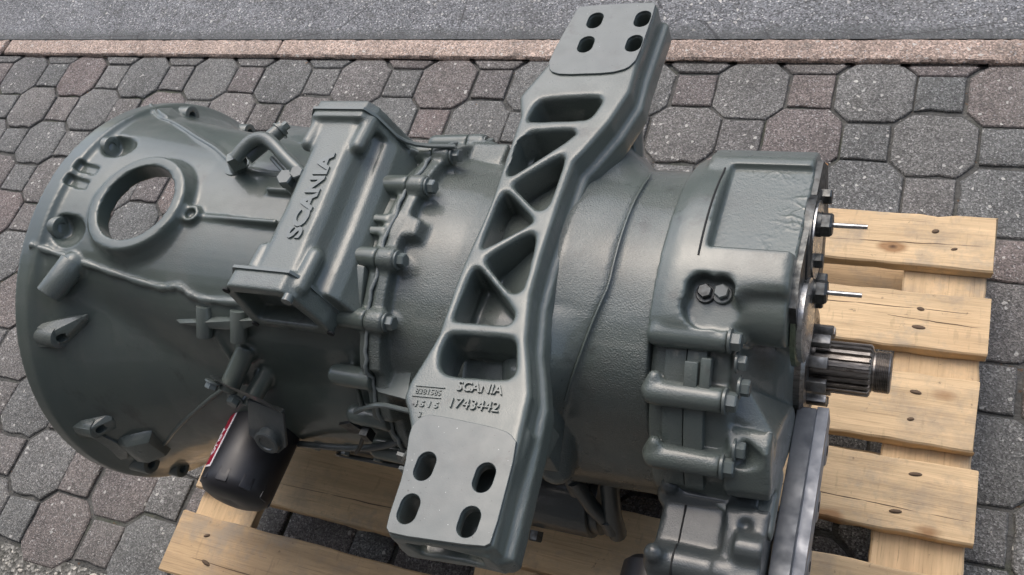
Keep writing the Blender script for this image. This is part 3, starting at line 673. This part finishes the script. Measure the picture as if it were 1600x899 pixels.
# lifting lug plate with a hole in front of the joint, and the small stub bolt below
crisp('lug_plate', p_hull([pol(.442, 107, .244), pol(.470, 108, .243), pol(.442, 107, .20), pol(.470, 108, .20), pol(.440, 120, .236), pol(.472, 121.5, .238), pol(.438, 123, .20), pol(.472, 124, .20), pol(.442, 122.5, .222), pol(.472, 124, .224)]), [], [p_cyl(pol(.462, 117.5, .226), pol(.480, 117.5, .226), .0062, n=18)], PAINT, gb, .0022)
part('stub_bolt', [p_cyl((.433, -.158, .125), (.424, -.158, .125), .0085, n=18), hexagon((.424, -.158, .125), (-1, 0, 0), .0078, .008)], PAINT_SMOOTH, gb, 30)

part('collar_edge', [p_tube([pol(edge(th) + .0005, th, RM(edge(th) + .002, th) + .0045) for th in range(58, 140, 3)], .0013, 8)], PAINT, mc, 60)

# --- mounting bracket: cast truss beam across the gearbox with a machined pad at each end
ZB = .247
outL = [(.610, .316), (.607, .308), (.599, .222), (.583, .177), (.579, .165), (.590, .135), (.597, .005), (.594, -.076), (.595, -.104), (.598, -.157), (.594, -.182), (.588, -.211), (.589, -.227), (.598, -.239), (.609, -.257), (.620, -.296), (.623, -.349), (.629, -.356)]
outR = [(.718, -.349), (.724, -.344), (.717, -.252), (.712, -.204), (.701, -.174), (.691, -.150), (.679, -.098), (.676, -.055), (.674, .016), (.674, .071), (.682, .087), (.699, .130), (.710, .175), (.708, .215), (.709, .312), (.704, .318)]
WIN = [[(.601, .132), (.603, .152), (.610, .162), (.674, .167), (.681, .160), (.675, .136), (.669, .131), (.604, .127)],
       [(.599, .110), (.659, .117), (.665, .109), (.612, .050), (.605, .048), (.602, .052)],
       [(.657, .081), (.662, .073), (.663, .015), (.659, .005), (.651, .004), (.616, .033), (.614, .038)],
       [(.605, .023), (.613, .025), (.649, -.006), (.652, -.014), (.610, -.050), (.606, -.048)],
       [(.653, -.025), (.662, -.030), (.668, -.092), (.663, -.099), (.654, -.098), (.619, -.068), (.617, -.060)],
       [(.606, -.075), (.615, -.074), (.667, -.119), (.669, -.131), (.664, -.136), (.610, -.138), (.607, -.135)],
       [(.613, -.152), (.674, -.149), (.680, -.154), (.690, -.185), (.684, -.193), (.626, -.197), (.614, -.191), (.608, -.175), (.608, -.156)]]
SLOT = [(x, y) for x in (.6385, .6965) for y in (-.3295, -.2895, .2465, .2875)]
def slot(x, y, r=.0090, h=.0045, n=12):
    return [(x + r * cos(pi * k / n), y + h + r * sin(pi * k / n)) for k in range(n + 1)] + [(x + r * cos(pi + pi * k / n), y - h + r * sin(pi + pi * k / n)) for k in range(n + 1)]
def offs(lp, d):
    out = []; n = len(lp); ar = sum(lp[i][0] * lp[(i + 1) % n][1] - lp[(i + 1) % n][0] * lp[i][1] for i in range(n)); s = 1 if ar > 0 else -1
    for i in range(n):
        a, b, c = Vector(lp[i - 1]), Vector(lp[i]), Vector(lp[(i + 1) % n]); e1 = (b - a).normalized(); e2 = (c - b).normalized()
        m = Vector((e1.y, -e1.x)) + Vector((e2.y, -e2.x)); m = m / max(.3, m.length_squared / 2); q = b + m * d * s; out.append((q.x, q.y))
    return out
outline = outL + outR
wr = [round_loop(wn, 1) for wn in WIN]
def layer(lp, holes, z0, z1, bev): return me_piece(curve_mesh([lp] + holes, (z1 - z0) / 2 - bev, bev), Matrix.Translation((0, 0, (z0 + z1) / 2)))
def shiftR(lp, d): return [(x + (d if k >= len(outL) else -d * .4), y) for k, (x, y) in enumerate(lp)]
bp = [layer(outline, wr, .206, .2465, .005),
      layer(shiftR(outline, .0085), [round_loop(offs(wn, .001), 1) for wn in WIN], .192, .219, .0035)]
# end blocks under the pads, sloping underside
for s in (-1, 1):
    y0, y1 = (-.352, -.235) if s < 0 else (.215, .312)
    xr = .719 if s < 0 else .703
    bp.append(p_hull([(.632, y0, .236), (xr, y0, .236), (xr, y1, .236), (.606, y1, .236), (.636, y0, .200), (xr + .004, y0, .200), (xr, y1, .19), (.612, y1, .19)]))
bp.append(p_hull([(.600, -.215, .205), (.722, -.236, .215), (.718, -.236, .175), (.62, -.215, .175), (.60, -.198, .2), (.712, -.20, .205), (.705, -.19, .13), (.61, -.19, .13)]))
# legs down to the case, saddle under the windows
bp.append(p_hull([(.612, .172, .20), (.700, .172, .20), (.612, .205, .2), (.704, .215, .2), (.612, .12, .12), (.715, .122, .13), (.61, .16, .12), (.706, .165, .13)]))
sad = []
for y in [-.205 + .02 * n for n in range(20)]:
    z = .2 - .9 * max(0, abs(y + .01) - .1) ** 1.3
    sad.append([(.602, y, z), (.63, y, z + .002), (.66, y, z + .002), (.69, y, z), (.69, y, z - .09), (.602, y, z - .09)])
bp.append(p_rings(sad))
bcut = [p_prism(slot(x, y), (.15 if y < 0 else .1995), .28) for x, y in SLOT]
bcut += [p_hull([(x, y, z) for x, z in ((.638, .234), (.710, .234), (.706, .207), (.644, .207)) for y in (-.40, -.265)])]
mb = cast('mounting_bracket', bp, PAINT, gb, .0020, 3, bcut)
mb.data.materials.clear(); mb.data.materials.append(PAINT)
padN = [(.6235, -.348), (.630, -.354), (.716, -.3475), (.7225, -.342), (.7165, -.254), (.706, -.2455), (.690, -.2425), (.625, -.2400), (.616, -.2445), (.610, -.257), (.6205, -.296)]
padF = [(.609, .306), (.612, .3145), (.702, .3165), (.7075, .311), (.7068, .222), (.699, .206), (.680, .199), (.622, .197), (.606, .203), (.5995, .222)]
for pd, ss, lab in ((padN, SLOT[:2] + SLOT[4:6], 'near bracket pad'), (padF, SLOT[2:4] + SLOT[6:8], 'far bracket pad')):
    q = me_piece(curve_mesh([round_loop(pd, 1)] + [slot(x, y, .0092) for x, y in ss], .0010, .0006), Matrix.Translation((0, 0, .2472)))
    part('mounting_pad', [q], PAINT_SMOOTH, mb, 35)
part('raised_lettering', [text_piece('SCANIA', (.640, -.2125, .2466), (1, .05, 0), (-.05, 1, 0), .0135, .0020, .046, .0002)], PAINT, mb, 30)
part('raised_lettering', [text_piece('1743442', (.640, -.2300, .2466), (1, .05, 0), (-.05, 1, 0), .0140, .0020, .048, .0)], PAINT, mb, 30)
part('raised_lettering', [text_piece('8381585', (.6, -.2215, .2466), (1, .06, 0), (-.06, 1, 0), .0080, .0010, .0265, .0)] +
     [p_box(c, s, Matrix.Rotation(.06, 3, 'Z')) for c, s in (((.613, -.2232, .247), (.030, .0011, .0016)), ((.613, -.2124, .247), (.030, .0011, .0016)))], PAINT, mb, 30)
part('raised_lettering', [text_piece('4 5 1 5', (.602, -.2345, .2466), (1, .06, 0), (-.06, 1, 0), .0082, .0012, .0265, .0003), text_piece('3', (.612, -.2445, .2466), (1, .06, 0), (-.06, 1, 0), .0082, .0012)], PAINT, mb, 30)

# --- range housing (planetary part) at the rear
RT = [(.787, .222), (.80, .226), (.905, .226), (.910, .222)]
def RR(x, th):
    top = pl(RT, x)
    side = pl([(.787, .196), (.80, .199), (.862, .199), (.868, .184), (.891, .082), (.897, .070), (.910, .060)], x)
    lowk = 1 - .22 * sstep(160, 215, th) if th < 300 else 1 - .22 * (1 - sstep(300, 350, th))
    if th < 1: lowk = 1 - .1
    return lerp(side * lowk, top, sstep(15, 35, th) * (1 - sstep(lerp(113.5, 103, sstep(.852, .868, x)), lerp(118, 112, sstep(.852, .868, x)), th)) if th < 200 else 0)
xs = [.784, .787, .792, .797, .805, .815, .825, .835, .845, .855, .862, .868, .875, .882, .89, .897, .905, .910]
rp = [polar(xs, RR, 180)]
padrot = Matrix.Rotation(radians(-8.5), 3, 'X')
rp.append(p_hull([(.802, -.030, .2205), (.802, .126, .1985), (.909, .126, .1985), (.909, -.022, .2215), (.80, -.03, .15), (.80, .165, .14), (.909, .165, .14), (.909, -.03, .15), (.80, .152, .180), (.909, .152, .180)]))
rp.append(p_cyl((.832, -.046, .172), (.909, -.046, .172), .033, .034, 30, dome=1))
rcut = [p_hull([(.828, -.012, .30), (.914, -.012, .30), (.828, -.012, .2115), (.93, -.012, .2115), (.826, .114, .30), (.93, .114, .30), (.826, .114, .1935), (.93, .114, .1935)])]
pk = Vector((0, -.3, .95))
for px_, py_, pz_, pr in ((.831, -.050, .2000, .0145), (.848, -.050, .2000, .0140), (.836, -.067, .194, .021), (.852, -.070, .192, .017)): rcut.append(p_cyl(Vector((px_, py_, pz_)), Vector((px_, py_, pz_)) + pk * .06, pr, pr * 1.1, 24))
rcut.append(p_cyl((.872, -.108, .172), (.90, -.112, .176), .014, n=20)); rcut.append(p_cyl((.872, -.172, .118), (.91, -.20, .13), .016, n=20))
BOSS = (((-.094, .190), .792), ((-.140, .157), .792), ((-.1835, .108), .794))
for (y, z), xl in BOSS:
    tg = Vector((0, z, -y)).normalized()
    rp.append(p_cyl((xl, y, z), (.8605, y, z), .0130, .0120, 24, dome=1))
    if z < .18: rp.append(p_cyl(Vector((xl - .001, y, z)), Vector((xl + .002, y, z)) + tg * .016, .0115, .0070, 20, dome=2))
    rp.append(p_hull([(.846, y * .97, z * .97), (.846, y * .9, z * .9), (.874, y * .96, z * .96), (.874, y * .88, z * .88), (.862, y * .95 + tg.y * .012, z * .95 + tg.z * .012), (.862, y * .95 - tg.y * .012, z * .95 - tg.z * .012)]))
rp += [p_hull([(.864, -.150, .125), (.905, -.150, .128), (.866, -.172, .122), (.903, -.172, .124), (.862, -.198, .086), (.907, -.195, .086), (.864, -.197, .066), (.905, -.195, .068), (.865, -.15, .06), (.905, -.15, .06)]),
       p_hull([(.868, -.14, .13), (.907, -.070, .03), (.907, -.150, .112), (.906, -.190, .065), (.87, -.188, .072), (.907, -.068, -.03), (.88, -.06, 0), (.906, -.15, .03), (.875, -.11, .135)]),
       p_hull([(x, y, z + d) for d in (0, -.014) for x, y, z in ((.824, -.182, .048), (.85, -.182, .048), (.906, -.190, .051), (.909, -.223, .047), (.880, -.217, .047), (.876, -.201, .048), (.826, -.188, .048), (.82, -.15, .045), (.909, -.15, .045))])]
rh = cast('range_housing', rp, PAINT, gb, .0025, 3, rcut)
def band(x0, x1, t0, t1, r1, r0=.175, st=2.5): return p_rings([[pol(x0, t, r0), pol(x0, t, r1), pol(x1, t, r1), pol(x1, t, r0)] for t in [t0 + st * n for n in range(int((t1 - t0) / st) + 1)]])
part('joint_band', [band(.801, .8216, 118, 162, .2065)], PAINT, rh, 35, .0012)
part('joint_band', [band(.8226, .8415, 118, 162, .2085)], PAINT, rh, 35, .0012)
part('cast_tab', [p_box((.829, -.125, .1705), (.013, .028, .010), Matrix.Rotation(radians(37), 3, 'X')), p_box((.8425, -.1225, .170), (.010, .034, .012), Matrix.Rotation(radians(37), 3, 'X'))], PAINT, rh, 35, .0015)
for k, (x0, y0, z0) in enumerate(((.832, -.051, .1988), (.8478, -.050, .1988))):
    part('recessed_bolt', [p_lathe((x0, y0, z0), (0, -.3, .95), [(0, .0094), (.004, .0094), (.0045, .0086)], 24), hexagon((x0, y0, z0 + .004), (0, -.3, .95), .0074, .007, .4)], PAINT_SMOOTH if k else STEEL_BLACK, rh, 30)
for (y, z, x, s) in ((-.094, .190, .862, .95), (-.1065, .173, .869, .8), (-.140, .157, .862, 1), (-.124, .158, .873, .85), (-.1835, .108, .862, 1), (-.1685, .116, .872, .9)):
    bolt((x - .001, y, z), (1, 0, 0), s, gb, y * 20)
rr = random.Random(8)
part('joint_line', [p_tube([pol(.8195 + (th - 45) * .00006, th, max(.2262, .2163 / max(.2, sin(radians(th)) + .141 * cos(radians(th)))) if th < 100 else .2262) for th in range(62, 98, 2)], .0011, 6)], DARK, rh, 60)
# crinkled paint film on the recessed pad
from mathutils import noise as mn
NX, NY = 90, 120; V, F = [], []
for a_i in range(NX + 1):
    for b_i in range(NY + 1):
        x = .8305 + .0775 * a_i / NX; y = -.011 + .124 * b_i / NY
        q1 = mn.noise(Vector((x * 42 + y * 30, y * 42 - x * 20, 3))); q2 = mn.noise(Vector((x * 75 - y * 50, y * 60 + x * 55, 9))); q3 = mn.noise(Vector((x * 18, y * 18, 5)))
        m_ = min(1, max(0, .5 + 2.2 * q3)) * sstep(.838, .852, x)
        h = (max(0, 1 - abs(q1) * 9) + .8 * max(0, 1 - abs(q2) * 9)) * m_ * .0006 + .00012 * mn.noise(Vector((x * 300, y * 300, 0)))
        V.append((x, y, .2122 - (y + .012) * .143 + h))
for a_i in range(NX):
    for b_i in range(NY):
        q = a_i * (NY + 1) + b_i; F.append((q, q + NY + 1, q + NY + 2, q + 1))
film = mesh_from([(V, F)], 'paint_film', False); o = link('paint_film', film, rh); finish(film, PAINT, True)

# --- rear end: cover plate, seal ring, toothed ring, output shaft, studs
part('rear_cover_plate', [p_lathe((.909, .05, .135), (1, 0, 0), [(0, .068), (.008, .068), (.009, .064), (.009, .03), (.0, .03)], 40), p_hull([(x, y, z) for x in (.909, .9155) for y, z in ((.155, .155), (.13, .19), (-.02, .207), (-.055, .195), (-.062, .16), (-.03, .125), (.05, .10), (.14, .09))])], STEEL_BLACK, gb, 35)
part('zinc_ring', [p_lathe((.910, -.03, .138), (1, 0, 0), [(0, .047), (.0045, .047), (.005, .045), (.005, .02)], 40)], ZINC, gb, 35)
part('seal_cap', [p_lathe((.914, -.03, .138), (1, 0, 0), [(0, .042), (.006, .042), (.0075, .038), (.0075, .001)], 40)], STEEL, gb, 35)
part('cover_washer', [p_lathe((.9155, .052, .16), (1, 0, 0), [(0, .040), (.004, .040), (.004, .001)], 36)], STEEL, gb, 35)
for y, z in ((.053, .184), (.003, .140)):
    part('stud', [p_lathe((.916, y, z), (1, 0, 0), [(0, .0125), (.008, .0125), (.008, .003)], 24), hexagon((.918, y, z), (1, 0, 0), .0125, .016, .3)], STEEL_BLACK, gb, 30)
    part('threaded_rod', [p_cyl((.93, y, z), (.966, y, z), .0026, .0024, 12)], STEEL, gb, 30)
for y, z in ((.03, .155), (.045, .10), (.10, .17), (.015, .105)):
    part('cover_nut', [hexagon((.915, y, z), (1, 0, 0), .0085, .012, .1)], STEEL_BLACK, gb, 30)
part('seal_ring', [p_lathe((.889, 0, 0), (1, 0, 0), [(0, .066), (.004, .0655), (.010, .0655), (.0105, .0645), (.0115, .0645), (.012, .0655), (.0205, .0655), (.0245, .062), (.0255, .052), (.0235, .050), (.0235, .032)], 72)], STEEL_DARK, gb, 30)
part('seal_collar', [p_lathe((.884, 0, 0), (1, 0, 0), [(0, .0745), (.0065, .0725), (.0075, .06)], 72)], ZINC, gb, 30)
shaft = part('output_shaft', [p_lathe((.90, 0, 0), (1, 0, 0), [(0, .0252), (.0745, .0252), (.0765, .0235), (.0775, .0215), (.0795, .0215)] + [(.0795 + .0009 * i, .0228 if i % 2 else .0219) for i in range(16)] + [(.0945, .0222), (.0955, .0205), (.0955, .009), (.0935, .007)], 64)], STEEL_DARK, gb, 30)
teeth = []
for n in range(22):
    a = 2 * pi * n / 22; u = Vector((0, cos(a), sin(a))); v = Vector((0, -sin(a), cos(a)))
    sec = lambda x, r: [Vector((x, 0, 0)) + u * .0245 + v * .0026, Vector((x, 0, 0)) + u * r + v * .0019, Vector((x, 0, 0)) + u * r - v * .0019, Vector((x, 0, 0)) + u * .0245 - v * .0026]
    teeth.append(p_rings([sec(.918, .0287), sec(.9735, .0287), sec(.9755, .0265)]))
part('splines', teeth, STEEL_DARK, shaft, 30)
pt = [p_lathe((.902, 0, 0), (1, 0, 0), [(0, .044), (.012, .044), (.012, .029), (0, .029)], 48)]
part('toothed_ring', pt, STEEL_GREY, gb, 30)
ring = bpy.data.objects['toothed_ring']
for n in range(10):
    a = 2 * pi * n / 10 + .14
    m = Matrix.Rotation(a, 3, 'X'); tt = part('tooth', [p_box(m @ Vector((.9225, .0405, 0)), (.022, .009, .0125), m)], STEEL_GREY, ring, 30, .0008)

# --- retarder module on the near side at the rear, with its bare aluminium plate
q = [p_hull([(.796, -.175, .030), (.800, -.20, .043), (.885, -.20, .046), (.89, -.178, .04), (.796, -.30, .034), (.885, -.30, .034), (.796, -.335, -.02), (.885, -.335, -.02), (.80, -.33, -.24), (.88, -.33, -.24), (.80, -.12, -.24), (.88, -.12, -.24), (.80, -.12, 0), (.88, -.12, 0)]),
     p_cyl((.800, -.190, .034), (.868, -.190, .034), .0165, n=20, dome=1), p_cyl((.868, -.190, .032), (.892, -.190, .032), .022, n=20),
     p_cyl((.803, -.262, .034), (.862, -.262, .034), .0175, n=20, dome=1), p_cyl((.862, -.262, .034), (.882, -.262, .034), .02, n=20), p_cyl((.80, -.262, .03), (.803, -.262, .055), .012, .010, 16, dome=2), p_cyl((.803, -.19, .03), (.803, -.19, .055), .010, n=14, dome=2),
     p_hull([(.862, -.20, .056), (.905, -.20, .058), (.905, -.33, .048), (.87, -.33, .04), (.868, -.215, .01), (.905, -.2, .0), (.905, -.34, -.02)]),
     p_cyl((.878, -.24, .052), (.905, -.24, .052), .014, n=18), p_cyl((.878, -.285, .048), (.905, -.285, .048), .014, n=18)]
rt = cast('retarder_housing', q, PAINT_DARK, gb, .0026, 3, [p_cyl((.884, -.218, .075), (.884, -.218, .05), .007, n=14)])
part('joint_line', [p_tube([(.8215, y, z) for y, z in ((-.205, .0455), (-.215, .0425), (-.245, .04), (-.247, .046), (-.262, .0523), (-.277, .046), (-.280, .037), (-.30, .0345))], .0010, 6)], DARK, rt, 60)
for y in (-.190, -.262): bolt((.880, y, .034), (1, 0, 0), .95, gb, .4)
alu = [p_hull([(x, y, z) for x in (.907, .927) for y, z in ((-.060, .012), (-.12, .010), (-.20, .018), (-.36, .010), (-.36, -.06), (-.05, -.06), (-.045, -.02))])]
part('aluminium_plate', alu, ALU, gb, 30, .0015)
sc = [p_hull([(x, y, z) for x in (.9265, .9385) for y, z in ((-.052, .002), (-.36, -.002), (-.36, -.040), (-.05, -.030))])]
for y in (-.085, -.150, -.215, -.275, -.335): sc.append(p_cyl((.9275, y, -.034), (.9392, y, -.034), .0170, n=28))
part('aluminium_flange', sc, ALU2, gb, 30, .001)
for y in (-.085, -.150, -.215, -.275, -.335): part('bolt_hole_shade', [p_cyl((.9388, y, -.036), (.9396, y, -.036), .0055, n=16)], DARK, gb, 30)  # no bores here: dark discs paint the shade inside bolt holes

# --- oil filter with its label and bracket
FX, FZ = .255, .000
flt = part('oil_filter', [p_lathe((FX, -.175, FZ), (0, -1, 0), [(0, .030), (.004, .043), (.010, .0465), (.098, .0465), (.107, .045), (.114, .039), (.118, .028), (.1185, .010), (.117, .001)], 64)], BLACK, gb, 40)
for n in range(9):
    a = 2 * pi * n / 9
    m = Matrix.Rotation(-a, 3, 'Y'); part('grip_flat', [p_box(Vector((FX, -.274, FZ)) + m @ Vector((.0445, 0, 0)), (.0036, .018, .016), m)], BLACK, flt, 30, .0015)
def onf(phi, y, d=0): return (FX + cos(phi) * (.0466 + d), y, FZ + sin(phi) * (.0466 + d))
def strip(y0, y1, a0, a1, d, n=10): return p_rings([[onf(lerp(a0, a1, t / n), y0, d), onf(lerp(a0, a1, t / n), y1, d), onf(lerp(a0, a1, t / n), y1, d - .0006), onf(lerp(a0, a1, t / n), y0, d - .0006)] for t in range(n + 1)])
A0, A1 = radians(112), radians(185)
lbl = part('label', [strip(-.268, -.180, A0, A1, .0004)], LWHITE, flt, 30)
part('label_print', [strip(-.2655, -.1825, A0 + .07, A1, .0007)], LRED, lbl, 30)
tx, tf = text_piece('OURA', (0, 0, 0), (1, 0, 0), (0, 1, 0), .020, .0003, .040, .0004)
part('label_lettering', [([onf(A0 + .14 + (.016 - q_[1]) / .0466, -.252 + q_[0], .0010 + q_[2]) for q_ in tx], tf)], LWHITE, lbl, 30)
fb = [p_rings([[(x, y, z + d) for x, y, z in ((.262, -.192, .140), (.274, -.198, .142), (.345, -.207, .130), (.365, -.214, .118), (.362, -.206, .112), (.300, -.196, .105), (.265, -.185, .128))] for d in (0, .004)]),
      p_hull([(.300, -.200, .1085), (.362, -.211, .115), (.346, -.232, .062), (.326, -.236, .045), (.300, -.232, .045), (.284, -.224, .060), (.300, -.196, .1065), (.362, -.207, .113), (.346, -.228, .060), (.326, -.232, .043), (.300, -.228, .043), (.284, -.220, .058)])]
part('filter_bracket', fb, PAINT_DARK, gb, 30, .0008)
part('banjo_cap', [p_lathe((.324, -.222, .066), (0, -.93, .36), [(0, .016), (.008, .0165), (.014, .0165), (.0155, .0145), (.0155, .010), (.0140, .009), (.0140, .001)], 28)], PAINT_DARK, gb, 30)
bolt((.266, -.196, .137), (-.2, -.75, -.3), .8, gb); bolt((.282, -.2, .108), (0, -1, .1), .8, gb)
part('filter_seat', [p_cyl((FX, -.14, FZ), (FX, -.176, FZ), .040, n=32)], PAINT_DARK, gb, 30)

# --- breather pipe, banjo bolts, small plunger behind it
part('breather_pipe', [p_tube([(.258, .033, .272), (.266, .047, .277), (.277, .058, .280), (.292, .060, .281), (.306, .054, .279), (.335, .034, .272), (.362, .018, .266), (.372, .012, .262)], .0082, 14, 2), p_box((.253, .037, .264), (.017, .013, .018), Matrix.Rotation(.5, 3, 'Z')), p_cyl((.233, .046, .236), (.246, .042, .262), .0115, .011, 18), p_lathe((.232, .046, .236), (0, .15, 1), [(0, .017), (.006, .016)], 24)], PAINT, gb, 40)
part('banjo_bolt', [hexagon((.349, .006, .268), (.1, -.2, 1), .0105, .012, .2), p_cyl((.349, .008, .25), (.349, .006, .27), .009, n=18), p_cyl((.345, .006, .262), (.375, .008, .262), .0075, n=16)], PAINT_SMOOTH, gb, 30)
part('banjo_bolt', [hexagon((.363, .0125, .272), (.1, -.2, 1), .0088, .009, .5), p_cyl((.363, .013, .25), (.363, .012, .273), .008, n=18)], PAINT_SMOOTH, gb, 30)
part('thin_rod', [p_tube([(.300, .045, .262), (.330, .024, .260), (.346, .010, .262)], .0030, 8)], PAINT_SMOOTH, gb, 40)
part('plunger', [p_cyl((.262, .045, .262), (.291, .094, .262), .0098, .0092, 20), p_cyl((.288, .088, .262), (.289, .090, .262), .0118, n=20), p_cyl((.291, .094, .262), (.2945, .100, .262), .0055, n=6)], PAINT, gb, 30)
part('side_cover', [p_hull([(.19, .13, .20), (.30, .11, .215), (.30, .175, .172), (.19, .185, .172), (.19, .18, .08), (.30, .17, .08), (.19, .12, .1), (.3, .12, .1)])], PAINT, gb, 30, .004)

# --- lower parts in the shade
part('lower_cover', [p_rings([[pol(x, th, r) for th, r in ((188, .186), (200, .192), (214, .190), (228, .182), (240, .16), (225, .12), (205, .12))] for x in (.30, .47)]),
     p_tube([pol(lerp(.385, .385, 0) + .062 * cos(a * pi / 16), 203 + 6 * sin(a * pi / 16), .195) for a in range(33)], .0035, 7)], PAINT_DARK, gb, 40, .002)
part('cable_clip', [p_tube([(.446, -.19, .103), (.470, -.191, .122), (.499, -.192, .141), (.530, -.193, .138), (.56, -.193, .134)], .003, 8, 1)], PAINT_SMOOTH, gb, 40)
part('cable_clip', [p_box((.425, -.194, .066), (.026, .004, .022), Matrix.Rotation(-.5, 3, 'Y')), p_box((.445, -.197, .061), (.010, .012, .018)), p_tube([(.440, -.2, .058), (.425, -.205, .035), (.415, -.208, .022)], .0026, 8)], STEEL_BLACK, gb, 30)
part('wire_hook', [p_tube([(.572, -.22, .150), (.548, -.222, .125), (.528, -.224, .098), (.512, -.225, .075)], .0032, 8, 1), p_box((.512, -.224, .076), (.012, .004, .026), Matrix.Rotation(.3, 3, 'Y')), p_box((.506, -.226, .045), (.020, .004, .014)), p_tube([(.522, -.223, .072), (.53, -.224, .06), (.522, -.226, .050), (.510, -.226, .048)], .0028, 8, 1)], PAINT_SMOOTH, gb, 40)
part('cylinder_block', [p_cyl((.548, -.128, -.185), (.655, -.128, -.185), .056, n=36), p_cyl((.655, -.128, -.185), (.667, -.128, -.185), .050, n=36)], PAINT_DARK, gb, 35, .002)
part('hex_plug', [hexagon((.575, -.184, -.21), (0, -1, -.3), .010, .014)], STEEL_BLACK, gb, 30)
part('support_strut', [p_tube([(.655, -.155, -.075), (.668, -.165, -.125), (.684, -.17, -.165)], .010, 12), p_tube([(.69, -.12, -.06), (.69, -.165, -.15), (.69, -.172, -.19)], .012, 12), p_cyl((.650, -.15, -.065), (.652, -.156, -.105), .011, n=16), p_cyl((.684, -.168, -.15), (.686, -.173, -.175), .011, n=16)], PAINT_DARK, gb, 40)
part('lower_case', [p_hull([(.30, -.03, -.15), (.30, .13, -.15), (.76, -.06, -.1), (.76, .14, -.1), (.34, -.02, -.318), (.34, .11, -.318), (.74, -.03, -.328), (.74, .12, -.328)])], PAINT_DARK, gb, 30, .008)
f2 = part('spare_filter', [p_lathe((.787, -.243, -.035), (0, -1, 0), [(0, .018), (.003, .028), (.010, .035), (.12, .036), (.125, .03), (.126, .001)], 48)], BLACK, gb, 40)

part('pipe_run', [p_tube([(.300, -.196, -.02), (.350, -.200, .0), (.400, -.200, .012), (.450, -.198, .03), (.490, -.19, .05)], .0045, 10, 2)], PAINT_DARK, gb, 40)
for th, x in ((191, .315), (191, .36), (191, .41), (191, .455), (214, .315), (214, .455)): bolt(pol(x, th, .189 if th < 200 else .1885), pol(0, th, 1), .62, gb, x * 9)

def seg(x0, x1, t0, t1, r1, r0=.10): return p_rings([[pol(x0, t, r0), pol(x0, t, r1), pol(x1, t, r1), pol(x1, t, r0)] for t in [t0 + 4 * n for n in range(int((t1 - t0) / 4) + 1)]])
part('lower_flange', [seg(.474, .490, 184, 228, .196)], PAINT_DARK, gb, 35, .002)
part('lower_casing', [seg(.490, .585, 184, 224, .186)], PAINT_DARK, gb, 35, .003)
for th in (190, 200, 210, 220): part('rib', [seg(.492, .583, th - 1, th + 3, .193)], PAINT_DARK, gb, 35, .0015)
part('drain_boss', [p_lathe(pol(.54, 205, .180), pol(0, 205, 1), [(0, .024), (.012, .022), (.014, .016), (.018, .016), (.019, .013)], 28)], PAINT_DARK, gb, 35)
